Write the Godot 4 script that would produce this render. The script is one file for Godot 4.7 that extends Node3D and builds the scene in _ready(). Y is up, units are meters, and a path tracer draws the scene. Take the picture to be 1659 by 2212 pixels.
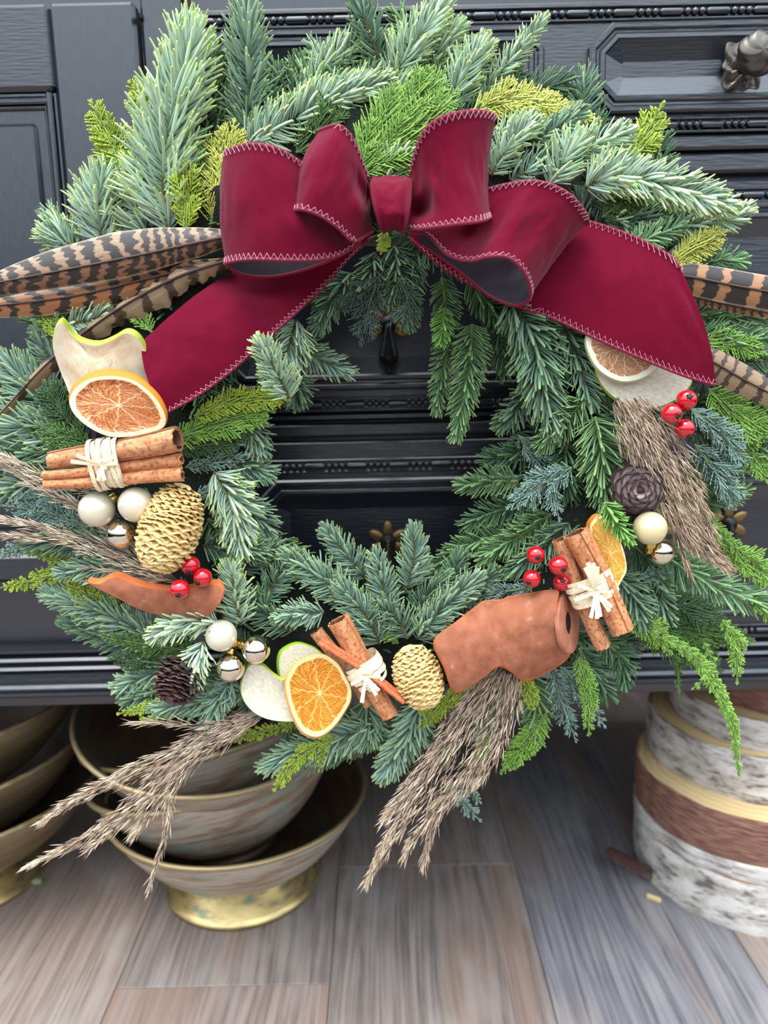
extends Node3D

# ---------- camera model of the photograph ----------
const FPX := 1661.0
const CAM := Vector3(0, 0.516, 0)
const PITCH := -11.0
const ROLL := -1.3
var CB := Basis(Vector3.RIGHT, deg_to_rad(PITCH)) * Basis(Vector3.BACK, deg_to_rad(ROLL))
var rng := RandomNumberGenerator.new()
var nz := FastNoiseLite.new()
var MT := {}
var names := {}
var icache := {}

func at(px: float, py: float, d: float) -> Vector3:      # where a sight line meets the upright plane d metres ahead
	var r := CB * Vector3((px - 829.5) / FPX, (1106.0 - py) / FPX, -1.0)
	return CAM + r * (d / -r.z)

func mm(px: float, d: float) -> float:
	return px * d / FPX

func sl(r: float, g: float, b: float) -> Color:           # sRGB 0-255 to a linear vertex colour
	return Color(r / 255.0, g / 255.0, b / 255.0).srgb_to_linear()

func s8(r: float, g: float, b: float) -> Color:
	return Color(r / 255.0, g / 255.0, b / 255.0)

func rf(a: float, b: float) -> float:
	return rng.randf_range(a, b)

# ---------- mesh helpers ----------
class M:
	var v := PackedVector3Array()
	var n := PackedVector3Array()
	var t := PackedVector2Array()
	var i := PackedInt32Array()
	func grid(rows: Array, closed := false, flip := false, uvs: Array = [], us := 1.0, vs := 1.0) -> void:
		var R := rows.size()
		var C: int = rows[0].size()
		var b := v.size()
		for r in R:
			var row: PackedVector3Array = rows[r]
			var up: PackedVector3Array = rows[maxi(r - 1, 0)]
			var dn: PackedVector3Array = rows[mini(r + 1, R - 1)]
			for c in C:
				var c0 := c - 1
				var c1 := c + 1
				if closed:
					if c0 < 0: c0 = C - 2
					if c1 > C - 1: c1 = 1
				else:
					c0 = maxi(c0, 0)
					c1 = mini(c1, C - 1)
				var nn := (row[c1] - row[c0]).cross(dn[c] - up[c])
				if nn.length_squared() < 1e-22:
					nn = (dn[c1] - dn[c0]).cross(dn[c] - up[c]) + (up[c1] - up[c0]).cross(dn[c] - up[c])
				nn = nn.normalized()
				v.append(row[c])
				n.append(-nn if flip else nn)
				if uvs.is_empty():
					t.append(Vector2(us * c / (C - 1.0), vs * r / maxf(R - 1.0, 1.0)))
				else:
					t.append(uvs[r][c])
		for r in R - 1:
			for c in C - 1:
				var a := b + r * C + c
				var d := a + C
				if flip:
					i.append_array([a, a + 1, d, a + 1, d + 1, d])
				else:
					i.append_array([a, d, a + 1, a + 1, d, d + 1])
	func poly(p: Array, out: Vector3) -> void:            # a flat convex face whose outside is towards out
		var b := v.size()
		var nn: Vector3 = (p[1] - p[0]).cross(p[2] - p[0]).normalized()
		var ccw := nn.dot(out) > 0
		if not ccw: nn = -nn
		for q in p:
			v.append(q)
			n.append(nn)
			t.append(Vector2(q.x + q.y * 0.37, q.z + q.y * 0.61) * 4.0)
		for k in range(1, p.size() - 1):
			if ccw: i.append_array([b, b + k + 1, b + k])
			else: i.append_array([b, b + k, b + k + 1])
	func into(mesh: ArrayMesh, mat: Material) -> void:
		if v.is_empty(): return
		var a := []
		a.resize(Mesh.ARRAY_MAX)
		a[Mesh.ARRAY_VERTEX] = v
		a[Mesh.ARRAY_NORMAL] = n
		a[Mesh.ARRAY_TEX_UV] = t
		a[Mesh.ARRAY_INDEX] = i
		mesh.add_surface_from_arrays(Mesh.PRIMITIVE_TRIANGLES, a)
		mesh.surface_set_material(mesh.get_surface_count() - 1, mat)
	func mesh(mat: Material) -> ArrayMesh:
		var m := ArrayMesh.new()
		into(m, mat)
		return m

class Pile:                                                # many small alike pieces in one mesh
	var v := PackedVector3Array()
	var n := PackedVector3Array()
	var c := PackedColorArray()
	var k := 0
	func add(x: Transform3D, tv: PackedVector3Array, tn: PackedVector3Array, tc: PackedColorArray) -> void:
		v.append_array(x * tv)
		n.append_array(Transform3D(x.basis.orthonormalized(), Vector3.ZERO) * tn)
		c.append_array(tc)
		k += 1

func pile_mesh(p: Pile, T: Dictionary, mat: Material) -> ArrayMesh:
	var m := ArrayMesh.new()
	if p.k == 0: return m
	var key: String = T.key
	var per: int = T.i.size()
	var nv: int = T.v[0].size()
	if not icache.has(key): icache[key] = PackedInt32Array()
	var ia: PackedInt32Array = icache[key]
	var have := ia.size() / per
	if have < p.k:
		for q in range(have, p.k):
			var o := q * nv
			for e in T.i: ia.append(e + o)
		icache[key] = ia
	var a := []
	a.resize(Mesh.ARRAY_MAX)
	a[Mesh.ARRAY_VERTEX] = p.v
	a[Mesh.ARRAY_NORMAL] = p.n
	a[Mesh.ARRAY_COLOR] = p.c
	a[Mesh.ARRAY_INDEX] = ia.slice(0, p.k * per)
	m.add_surface_from_arrays(Mesh.PRIMITIVE_TRIANGLES, a)
	m.surface_set_material(0, mat)
	return m

func fix_template(v: PackedVector3Array, n: PackedVector3Array, idx: Array) -> PackedInt32Array:
	var out := PackedInt32Array()
	for q in range(0, idx.size(), 3):
		var a: int = idx[q]
		var b: int = idx[q + 1]
		var c: int = idx[q + 2]
		var g := (v[b] - v[a]).cross(v[c] - v[a])
		if g.dot(n[a] + n[b] + n[c]) > 0: out.append_array([a, c, b])
		else: out.append_array([a, b, c])
	return out

func frames(p: PackedVector3Array) -> Array:               # parallel-transported frames along a path
	var out := []
	var last := Vector3.ZERO
	for k in p.size():
		var tg := (p[mini(k + 1, p.size() - 1)] - p[maxi(k - 1, 0)]).normalized()
		if k == 0:
			last = Vector3.BACK
			if absf(tg.dot(last)) > 0.9: last = Vector3.UP
		last = (last - tg * last.dot(tg)).normalized()
		out.append([tg, last, tg.cross(last)])
	return out

func tube(m: M, p: PackedVector3Array, rad: Array, sides := 6, cap := true) -> void:
	var f := frames(p)
	var rows := []
	for k in p.size():
		var r: float = rad[k] if rad.size() > 1 else rad[0]
		var row := PackedVector3Array()
		for s in sides + 1:
			var a := TAU * s / sides
			row.append(p[k] + (f[k][1] * cos(a) + f[k][2] * sin(a)) * r)
		rows.append(row)
	if cap:
		var r0 := PackedVector3Array()
		var r1 := PackedVector3Array()
		for s in sides + 1:
			r0.append(p[0].lerp(rows[0][s], 0.02))
			r1.append(p[p.size() - 1].lerp(rows[rows.size() - 1][s], 0.02))
		rows.push_front(r0)
		rows.append(r1)
	m.grid(rows, true, false, [], 1.0, p.size() / 4.0)

func catmull(pts: Array, per := 6) -> PackedVector3Array:
	var out := PackedVector3Array()
	for k in pts.size() - 1:
		var p0: Vector3 = pts[k - 1] if k > 0 else pts[k] * 2.0 - pts[k + 1]
		var p3: Vector3 = pts[k + 2] if k + 2 < pts.size() else pts[k + 1] * 2.0 - pts[k]
		for s in per:
			out.append((pts[k] as Vector3).cubic_interpolate(pts[k + 1], p0, p3, float(s) / per))
	out.append(pts[pts.size() - 1])
	return out

func loop_px(pts: Array, per := 4) -> PackedVector2Array:  # smooth closed outline
	var out := PackedVector2Array()
	var n := pts.size()
	for k in n:
		var a: Vector2 = pts[(k - 1 + n) % n]
		var b: Vector2 = pts[k]
		var c: Vector2 = pts[(k + 1) % n]
		var d: Vector2 = pts[(k + 2) % n]
		for s in per: out.append(b.cubic_interpolate(c, a, d, float(s) / per))
	return out

func v2(a: Array) -> Array:                                # flat list to points
	var o := []
	for k in range(0, a.size(), 2): o.append(Vector2(a[k], a[k + 1]))
	return o

func lathe(m: M, prof: Array, segs := 32, wob := 0.0) -> void:
	var rows := []
	for q in prof:
		var row := PackedVector3Array()
		for s in segs + 1:
			var a := TAU * s / segs
			var r: float = maxf(q[0], 0.00003)
			if wob > 0.0: r *= 1.0 + wob * nz.get_noise_3d(cos(a) * 60.0, sin(a) * 60.0, q[1] * 300.0)
			row.append(Vector3(cos(a) * r, q[1], sin(a) * r))
		rows.append(row)
	# profile runs from the bottom up on the outside
	m.grid(rows, true, true)

func sphere_prof(r: float, n := 16) -> Array:
	var o := []
	for k in n + 1:
		var a := -PI / 2 + PI * k / n
		o.append([cos(a) * r, sin(a) * r])
	return o

func cbox(m: M, c: Vector3, s: Vector3, b := 0.001) -> void:   # box with chamfered edges
	var h := s / 2
	b = minf(b, minf(h.x, minf(h.y, h.z)) * 0.9)
	var X := Vector3(h.x - b, h.y, h.z)
	for ax in 3:
		for sg in [-1.0, 1.0]:
			var p := []
			for q in [[-1, -1], [1, -1], [1, 1], [-1, 1]]:
				var w := Vector3.ZERO
				w[ax] = sg * h[ax]
				w[(ax + 1) % 3] = q[0] * (h[(ax + 1) % 3] - b)
				w[(ax + 2) % 3] = q[1] * (h[(ax + 2) % 3] - b)
				p.append(c + w)
			var o := Vector3.ZERO
			o[ax] = sg
			m.poly(p, o)
	for ax in 3:
		var u := (ax + 1) % 3
		var w2 := (ax + 2) % 3
		for su in [-1.0, 1.0]:
			for sw in [-1.0, 1.0]:
				var p := []
				for e in [[-1, 0], [1, 0], [1, 1], [-1, 1]]:
					var w := Vector3.ZERO
					w[ax] = e[0] * (h[ax] - b)
					w[u] = su * (h[u] - (b if e[1] == 0 else 0.0))
					w[w2] = sw * (h[w2] - (b if e[1] == 1 else 0.0))
					p.append(c + w)
				var o := Vector3.ZERO
				o[u] = su
				o[w2] = sw
				m.poly(p, o)
	for sx in [-1.0, 1.0]:
		for sy in [-1.0, 1.0]:
			for sz in [-1.0, 1.0]:
				var g := Vector3(sx, sy, sz)
				m.poly([c + g * Vector3(h.x, h.y - b, h.z - b), c + g * Vector3(h.x - b, h.y, h.z - b), c + g * Vector3(h.x - b, h.y - b, h.z)], g)

func slab(rows: Array, th: float, front: Material, back: Material, face_cam := -1, us := 1.0, vs := 1.0) -> ArrayMesh:
	# a sheet with thickness; its front is the side that faces the camera at row face_cam
	var g := M.new()
	g.grid(rows, false, false, [], us, vs)
	var C: int = rows[0].size()
	var flip := false
	if face_cam >= 0:
		flip = g.n[face_cam * C + C / 2].dot(CAM - g.v[face_cam * C + C / 2]) < 0
	if flip:
		g = M.new()
		g.grid(rows, false, true, [], us, vs)
	var brows := []
	for r in rows.size():
		var row := PackedVector3Array()
		for c in C: row.append(g.v[r * C + c] - g.n[r * C + c] * th)
		brows.append(row)
	var bk := M.new()
	bk.grid(brows, false, not flip, [], us, vs)
	var e := M.new()
	var ring := []
	var bring := []
	var R := rows.size()
	for c in C: ring.append(rows[0][c]); bring.append(brows[0][c])
	for r in range(1, R): ring.append(rows[r][C - 1]); bring.append(brows[r][C - 1])
	for c in range(C - 2, -1, -1): ring.append(rows[R - 1][c]); bring.append(brows[R - 1][c])
	for r in range(R - 2, -1, -1): ring.append(rows[r][0]); bring.append(brows[r][0])
	e.grid([PackedVector3Array(ring), PackedVector3Array(bring)], true, flip)
	var m := ArrayMesh.new()
	g.into(m, front)
	bk.into(m, back)
	e.into(m, front)
	return m

# ---------- scene tree helpers ----------
func put(called: String, mesh: Mesh, parent: Node3D) -> MeshInstance3D:
	var o := MeshInstance3D.new()
	o.name = called
	if names.has([parent, called]):
		names[[parent, called]] += 1
		o.name = "%s_%03d" % [called, names[[parent, called]]]
	else: names[[parent, called]] = 0
	o.mesh = mesh
	parent.add_child(o, true)
	return o

func thing(called: String, label: String, category: String, group := "", where := Vector3.ZERO) -> Node3D:
	var o := Node3D.new()
	o.name = called
	if names.has([self, called]):
		names[[self, called]] += 1
		o.name = "%s_%03d" % [called, names[[self, called]]]
	else: names[[self, called]] = 0
	add_child(o, true)
	o.position = where
	o.set_meta("label", label)
	o.set_meta("category", category)
	if group != "": o.set_meta("group", group)
	return o

func base_move(o: Node3D, where: Vector3) -> void:          # puts a thing's origin at its own base without moving its parts
	o.position = where
	for c in o.get_children(): (c as Node3D).position -= where

# ---------- materials and textures ----------
func mat(key: String, col: Color, rough := 0.6, metal := 0.0) -> StandardMaterial3D:
	if MT.has(key): return MT[key]
	var m := StandardMaterial3D.new()
	m.resource_name = key
	m.albedo_color = col
	m.roughness = rough
	m.metallic = metal
	MT[key] = m
	return m

func tex(w: int, h: int, f: Callable) -> ImageTexture:
	var im := Image.create(w, h, false, Image.FORMAT_RGB8)
	for y in h:
		for x in w: im.set_pixel(x, y, f.call((x + 0.5) / w, (y + 0.5) / h))
	return ImageTexture.create_from_image(im)

func noise_tex(freq: float, seed_: int, w := 256, h := 256, ramp: Gradient = null, oct := 4) -> NoiseTexture2D:
	var t := NoiseTexture2D.new()
	var f := FastNoiseLite.new()
	f.seed = seed_
	f.frequency = freq
	f.fractal_octaves = oct
	t.noise = f
	t.width = w
	t.height = h
	t.seamless = true
	if ramp: t.color_ramp = ramp
	return t

func ramp(a: Array) -> Gradient:
	var g := Gradient.new()
	var off := PackedFloat32Array()
	var col := PackedColorArray()
	for q in a:
		off.append(q[0])
		col.append(q[1])
	g.offsets = off
	g.colors = col
	return g

func bump(m: StandardMaterial3D, freq: float, amount: float, scale: Vector3, seed_ := 1, world := true) -> void:
	m.heightmap_enabled = true
	m.heightmap_texture = noise_tex(freq, seed_)
	m.heightmap_scale = amount
	if m.albedo_texture == null or m.uv1_triplanar:
		m.uv1_triplanar = true
		m.uv1_world_triplanar = world
		m.uv1_scale = scale

func make_materials() -> void:
	var m: StandardMaterial3D
	for q in [["paint_h", Vector3(5, 50, 5)], ["paint_v", Vector3(50, 5, 50)]]:
		m = mat(q[0], s8(16, 21, 30), 0.31)
		bump(m, 0.03, 0.013, q[1], 3)
		m.metallic_specular = 0.8
	m = mat("paint_gap", s8(14, 12, 12), 0.8)
	m = mat("bare_edge", s8(120, 62, 48), 0.8)
	m = mat("iron", s8(92, 86, 80), 0.34, 0.85)
	m = mat("iron_dark", s8(40, 38, 38), 0.4, 0.8)
	m = mat("old_brass", s8(120, 100, 62), 0.45, 0.85)
	# foliage: vertex colours
	m = mat("needle", Color.WHITE, 0.5)
	m.vertex_color_use_as_albedo = true
	m.metallic_specular = 0.45
	m = mat("scale_leaf", Color.WHITE, 0.5)
	m.vertex_color_use_as_albedo = true
	m = mat("reed", Color.WHITE, 0.75)
	m.vertex_color_use_as_albedo = true
	m = mat("twig", s8(88, 72, 48), 0.8)
	m = mat("twig_green", s8(110, 122, 70), 0.7)
	m = mat("moss", s8(30, 38, 26), 0.95)
	bump(m, 0.08, 0.3, Vector3(40, 40, 40), 6)
	# velvet
	m = mat("velvet", Color.WHITE, 0.92)
	m.albedo_texture = noise_tex(0.2, 11, 256, 256, ramp([[0.0, s8(98, 9, 34)], [0.5, s8(103, 10, 37)], [1.0, s8(110, 12, 41)]]))
	m.uv1_triplanar = true
	m.uv1_world_triplanar = true
	m.uv1_scale = Vector3(14, 14, 14)
	m.rim_enabled = true
	m.rim = 0.18
	m.rim_tint = 0.9
	m.metallic_specular = 0.15
	m = mat("velvet_hem", s8(122, 20, 48), 0.85)
	m.rim_enabled = true
	m.rim = 0.5
	m.rim_tint = 0.7
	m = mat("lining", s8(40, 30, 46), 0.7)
	m = mat("thread", s8(224, 160, 176), 0.5)
	# clay
	for q in [["clay", 160, 98, 72], ["clay_break", 206, 112, 64], ["clay_base", 176, 112, 88]]:
		m = mat(q[0], Color.WHITE, 0.9)
		var c := s8(q[1], q[2], q[3])
		m.albedo_texture = noise_tex(0.035, 21, 256, 256, ramp([[0.0, c.darkened(0.22)], [0.42, c.darkened(0.05)], [0.62, c], [0.86, c.lerp(s8(228, 190, 176), 0.12)], [1.0, c.lerp(s8(240, 225, 222), 0.45)]]))
		bump(m, 0.22, 0.012, Vector3(11, 11, 11), 22)
		m.metallic_specular = 0.25
		m.uv1_triplanar = true
		m.uv1_world_triplanar = true
		m.uv1_scale = Vector3(9, 9, 9)
	m = mat("efflorescence", s8(226, 214, 214), 0.95)
	# cinnamon
	m = mat("cinnamon", Color.WHITE, 0.75)
	m.albedo_texture = tex(128, 256, func(u, v):
		var a := nz.get_noise_2d(u * 900.0, v * 60.0) * 0.5 + nz.get_noise_2d(u * 260.0 + 50.0, v * 160.0) * 0.6
		var b := nz.get_noise_2d(u * 300.0, v * 420.0 + 90.0)
		var c := s8(178, 112, 72).lerp(s8(212, 154, 106), clampf(a * 1.2 + 0.5, 0, 1))
		return c.lerp(s8(124, 70, 44), clampf(b * 1.8 - 0.2, 0, 0.7)))
	m.heightmap_enabled = true
	m.heightmap_texture = noise_tex(0.04, 31)
	m.heightmap_scale = 0.03
	m = mat("cinnamon_in", s8(96, 58, 38), 0.9)
	m = mat("cinnamon_red", s8(255, 200, 180), 0.7)
	m.albedo_texture = MT["cinnamon"].albedo_texture
	m = mat("cinnamon_tan", s8(255, 246, 236), 0.75)
	m.albedo_texture = MT["cinnamon"].albedo_texture
	m = mat("raffia", Color.WHITE, 0.6)
	m.albedo_texture = noise_tex(0.02, 33, 128, 128, ramp([[0.0, s8(206, 180, 138)], [0.5, s8(232, 214, 178)], [1.0, s8(244, 232, 206)]]))
	m.uv1_scale = Vector3(6, 0.6, 1)
	# fruit
	m = mat("rind", s8(216, 128, 28), 0.55)
	bump(m, 0.1, 0.05, Vector3(60, 60, 60), 41)
	m = mat("rind_pale", s8(226, 170, 96), 0.6)
	bump(m, 0.1, 0.05, Vector3(60, 60, 60), 41)
	m = mat("rind_lime", s8(196, 196, 150), 0.6)
	for q in [["citrus_orange", s8(206, 122, 20), s8(234, 170, 62), s8(176, 84, 10), s8(240, 214, 150), 10, 0.86],
			["citrus_brown", s8(186, 98, 44), s8(226, 160, 92), s8(134, 62, 26), s8(232, 212, 168), 9, 0.85],
			["citrus_lime", s8(176, 120, 82), s8(214, 172, 130), s8(132, 80, 52), s8(236, 228, 200), 9, 0.83],
			["citrus_yellow", s8(222, 160, 50), s8(250, 214, 120), s8(186, 116, 30), s8(246, 226, 160), 10, 0.88]]:
		m = mat(q[0], Color.WHITE, 0.42)
		var qq: Array = q
		m.albedo_texture = tex(256, 256, func(u, v):
			var x: float = u * 2.0 - 1.0
			var y: float = v * 2.0 - 1.0
			var r := sqrt(x * x + y * y)
			var a := atan2(y, x)
			var seg: int = qq[5]
			var w := a + 0.10 * nz.get_noise_2d(r * 90.0, 7.0) + 0.05 * sin(a * 3.0)
			var s := fposmod(w / TAU * seg, 1.0)
			var edge := minf(s, 1.0 - s) * r * TAU / seg
			var fib := nz.get_noise_2d(a * 260.0 / (0.35 + r), r * 60.0) + 0.6 * nz.get_noise_2d(x * 320.0, y * 320.0)
			var c: Color = (qq[1] as Color).lerp(qq[2], clampf(fib * 1.3 + 0.2, 0, 1)).lerp(qq[3], clampf(-fib * 1.5 - 0.1, 0, 1))
			c = c.lerp(qq[4], clampf(1.0 - edge / 0.03, 0, 1) * 0.75)
			c = c.lerp(qq[4], clampf(1.0 - r / 0.09, 0, 1))
			var lim: float = qq[6] + 0.02 * nz.get_noise_2d(a * 40.0, 3.0) + 0.012 * absf(sin(w * seg * 0.5))
			return c.lerp(qq[4], clampf((r - lim) / 0.03, 0, 1)))
		m.heightmap_enabled = true
		m.heightmap_texture = m.albedo_texture
		m.heightmap_scale = 0.12
		m.subsurf_scatter_enabled = true
		m.subsurf_scatter_strength = 0.15
	m = mat("apple_flesh", Color.WHITE, 0.7)
	m.albedo_texture = tex(256, 256, func(u, v):
		var x: float = u * 2.0 - 1.0
		var y: float = v * 2.0 - 1.0
		var r := sqrt(x * x + y * y)
		var a := atan2(y, x)
		var f := nz.get_noise_2d(x * 60.0, y * 60.0) + 0.5 * nz.get_noise_2d(x * 260.0, y * 260.0)
		var c := s8(228, 214, 184).lerp(s8(214, 184, 146), clampf(f * 0.9 + 0.25, 0, 1))
		var star := 0.17 + 0.13 * pow(absf(cos(a * 2.5)), 3.0)
		c = c.lerp(s8(184, 164, 104), clampf(1.0 - absf(r - star) / 0.035, 0, 1) * 0.45)
		c = c.lerp(s8(196, 168, 118), clampf(1.0 - r / 0.16, 0, 1) * 0.5)
		return c.lerp(s8(238, 230, 204), clampf((r - 0.86) / 0.1, 0, 1) * 0.8))
	m.heightmap_enabled = true
	m.heightmap_texture = m.albedo_texture
	m.heightmap_scale = 0.1
	m = mat("apple_white", s8(255, 255, 250), 0.7)
	m.albedo_texture = noise_tex(0.05, 44, 256, 256, ramp([[0.0, s8(198, 184, 162)], [0.5, s8(214, 204, 184)], [1.0, s8(226, 220, 204)]]))
	m = mat("peel", s8(166, 180, 66), 0.42)
	m = mat("peel_bright", s8(154, 196, 44), 0.4)
	# baubles
	m = mat("pearl", s8(220, 210, 184), 0.3, 0.25)
	m.clearcoat_enabled = true
	m.clearcoat = 0.35
	m.clearcoat_roughness = 0.35
	m = mat("pearl_cream", s8(222, 204, 158), 0.3, 0.25)
	m.clearcoat_enabled = true
	m.clearcoat = 0.35
	m.clearcoat_roughness = 0.35
	m = mat("silver", s8(226, 216, 196), 0.06, 1.0)
	m = mat("gold_cap", s8(206, 172, 96), 0.28, 1.0)
	# berries
	m = mat("berry", s8(186, 4, 24), 0.14)
	m.clearcoat_enabled = true
	m.clearcoat = 0.8
	m.clearcoat_roughness = 0.06
	m = mat("calyx", s8(40, 16, 16), 0.5)
	# cones
	m = mat("cone_pale", s8(226, 198, 132), 0.7)
	bump(m, 0.06, 0.04, Vector3(40, 40, 40), 51)
	m = mat("cone_pale_warm", s8(222, 184, 122), 0.7)
	m = mat("cone_dark", s8(74, 48, 42), 0.6)
	bump(m, 0.06, 0.05, Vector3(40, 40, 40), 52)
	m = mat("cone_ash", Color.WHITE, 0.75)
	m.albedo_texture = tex(64, 64, func(u, v):
		var e := maxf(absf(u - 0.5) * 2.0 + 0.15 * nz.get_noise_2d(v * 90.0, u * 30.0), v * 1.02)
		return s8(150, 136, 130).lerp(s8(128, 112, 106), nz.get_noise_2d(u * 80.0, v * 80.0) + 0.5).lerp(s8(56, 34, 32), smoothstep(0.86, 0.96, e)))
	m = mat("cone_plum", s8(96, 72, 70), 0.65)
	# feathers
	for q in [["feather_bar", 0], ["feather_mottled", 1], ["feather_brown", 2], ["feather_dark", 3]]:
		m = mat(q[0], Color.WHITE, 0.45)
		var kind: int = q[1]
		m.albedo_texture = tex(512, 96, func(u, v):
			var w := 0.02 * nz.get_noise_2d(u * 150.0, v * 90.0 + kind * 50.0)
			var vv := absf(v - 0.5) * 2.0
			var bars: float = [15.0, 19.0, 8.0, 6.0][kind]
			var s := sin((u + w - vv * 0.035) * TAU * bars) + 0.42 * nz.get_noise_2d(u * 300.0, v * 70.0)
			var fine := nz.get_noise_2d(u * 90.0 + vv * 120.0, vv * 700.0)
			var lightc := s8(166, 102, 60).lerp(s8(186, 156, 120), clampf(vv * 1.3 - 0.45 + 0.4 * nz.get_noise_2d(u * 60.0, v * 60.0), 0, 1))
			var dark := s8(46, 34, 28)
			var th := 0.15
			if kind == 1:
				lightc = s8(134, 90, 64).lerp(s8(172, 148, 116), clampf(0.9 - v * 1.2 + 0.3 * nz.get_noise_2d(u * 300.0, v * 200.0), 0, 1))
				th = -0.4
				s += 1.0 * nz.get_noise_2d(u * 500.0, v * 150.0)
			elif kind == 2:
				lightc = s8(150, 122, 92)
				dark = s8(70, 50, 36)
				th = 0.35
			elif kind == 3:
				lightc = s8(170, 118, 76)
				dark = s8(40, 28, 24)
				th = -0.55
			var c := lightc.lerp(dark, smoothstep(th, th + 0.35, s))
			c = c.lerp(s8(214, 198, 170), clampf((vv - 0.88) * 6.0, 0, 0.7) if kind != 2 else 0.0)
			return c.darkened(clampf(fine * 0.25 + 0.05, 0, 0.3)))
	m = mat("shaft", s8(62, 40, 28), 0.4)
	# floor
	var tones := [[s8(138, 121, 112), s8(108, 94, 87)], [s8(130, 118, 111), s8(97, 88, 83)], [s8(122, 119, 121), s8(90, 88, 93)], [s8(136, 120, 110), s8(109, 96, 88)]]
	for k in 4:
		m = mat("plank_%d" % k, Color.WHITE, 0.5)
		var tn: Array = tones[k]
		m.albedo_texture = tex(192, 512, func(u, v):
			var wv := nz.get_noise_2d(u * 30.0 + k * 91.0, v * 26.0) * 0.5
			var g := nz.get_noise_2d((u + wv * 0.15) * 620.0 + k * 37.0, v * 90.0)
			var r := sin((u + wv) * 34.0 + k) * 0.35
			var f := nz.get_noise_2d(u * 2400.0, v * 260.0 + k * 11.0)
			var b := nz.get_noise_2d(u * 60.0, v * 130.0 + 300.0)
			var c: Color = (tn[0] as Color).lerp(tn[1], clampf(0.4 + g * 0.9 + r * 0.5, 0, 1))
			c = c.lerp(s8(58, 50, 46), clampf(f * 0.8 - 0.2 + g * 0.3, 0, 0.35))
			c = c.lerp(s8(128, 104, 90), clampf(nz.get_noise_2d(u * 22.0 + 500.0, v * 34.0 + k * 60.0) * 1.6, 0, 0.55))
			return c.lerp(s8(150, 144, 140), clampf(b * 0.9 - 0.1, 0, 0.35)))
		m.heightmap_enabled = true
		m.heightmap_texture = m.albedo_texture
		m.heightmap_scale = 0.03
	m = mat("underlay", s8(34, 30, 28), 0.9)
	m = mat("wall_paint", s8(96, 92, 88), 0.9)
	# bowls
	m = mat("bowl_patina", Color.WHITE, 0.5, 0.1)
	m.albedo_texture = tex(384, 128, func(u, v):
		var a := nz.get_noise_2d(u * 120.0, v * 160.0) + 0.5 * nz.get_noise_2d(u * 500.0, v * 420.0)
		var b := nz.get_noise_2d(u * 160.0 + 70.0, v * 120.0 + 40.0)
		var c := s8(176, 162, 146).lerp(s8(140, 108, 84), clampf(a * 1.3 + 0.3, 0, 1))
		return c.lerp(s8(132, 160, 150), clampf(b * 1.6 - 0.25, 0, 0.7)))
	m = mat("bowl_inside", Color.WHITE, 0.5, 0.35)
	m.albedo_texture = noise_tex(0.02, 61, 256, 256, ramp([[0.0, s8(66, 46, 36)], [0.5, s8(96, 74, 58)], [1.0, s8(70, 88, 80)]]))
	m = mat("bowl_brass", Color.WHITE, 0.34, 0.8)
	m.albedo_texture = tex(256, 64, func(u, v):
		var a := nz.get_noise_2d(u * 200.0, v * 90.0) + 0.4 * nz.get_noise_2d(u * 700.0, v * 260.0)
		var c := s8(206, 182, 124).lerp(s8(160, 136, 96), clampf(a + 0.3, 0, 1))
		return c.lerp(s8(104, 126, 104), clampf(a * 1.3 - 0.35 + (v - 0.5) * 0.6, 0, 0.8)))
	m = mat("bowl_gold", Color.WHITE, 0.4, 0.75)
	m.albedo_texture = noise_tex(0.015, 62, 256, 256, ramp([[0.0, s8(122, 104, 78)], [0.5, s8(158, 140, 106)], [1.0, s8(180, 166, 136)]]))
	m = mat("bowl_rim", s8(158, 140, 104), 0.45, 0.7)
	# logs
	m = mat("birch", Color.WHITE, 0.8)
	m.albedo_texture = tex(512, 96, func(u, v):
		var a := nz.get_noise_2d(u * 260.0, v * 240.0)
		var b := nz.get_noise_2d(u * 130.0 + 20.0, v * 50.0 + 70.0) + 0.4 * nz.get_noise_2d(u * 700.0, v * 260.0)
		var c := s8(206, 200, 192).lerp(s8(158, 148, 138), clampf(b * 1.3 + 0.4, 0, 1))
		c = c.lerp(s8(60, 54, 50), clampf(a * 2.0 - 0.7, 0, 0.6))
		return c.lerp(s8(78, 72, 66), clampf(b * 2.0 - 0.6 + a * 0.9, 0, 0.65)))
	m = mat("bark_brown", Color.WHITE, 0.9)
	m.albedo_texture = noise_tex(0.05, 71, 256, 256, ramp([[0.0, s8(84, 56, 46)], [0.5, s8(128, 88, 74)], [1.0, s8(166, 124, 104)]]))
	m.heightmap_enabled = true
	m.heightmap_texture = m.albedo_texture
	m.heightmap_scale = 0.15
	m = mat("log_face", Color.WHITE, 0.75)
	m.albedo_texture = tex(256, 256, func(u, v):
		var x: float = u * 2.0 - 1.0
		var y: float = v * 2.0 - 1.0
		var r := sqrt(x * x + y * y) + 0.03 * nz.get_noise_2d(x * 40.0, y * 40.0)
		var c := s8(228, 200, 150).lerp(s8(206, 172, 120), clampf(sin(r * 90.0) * 0.3 + 0.4, 0, 1))
		return c.lerp(s8(150, 112, 78), clampf((r - 0.96) * 30.0, 0, 1)))
	m = mat("chip", s8(196, 176, 122), 0.8)
	m = mat("chip_green", s8(128, 140, 104), 0.8)

# ---------- pieces of foliage ----------
var NEEDLE := {}
var TWIG := {}
var HAIR := {}
var NCOL := {}
var TCOL := {}
var HCOL := []

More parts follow.
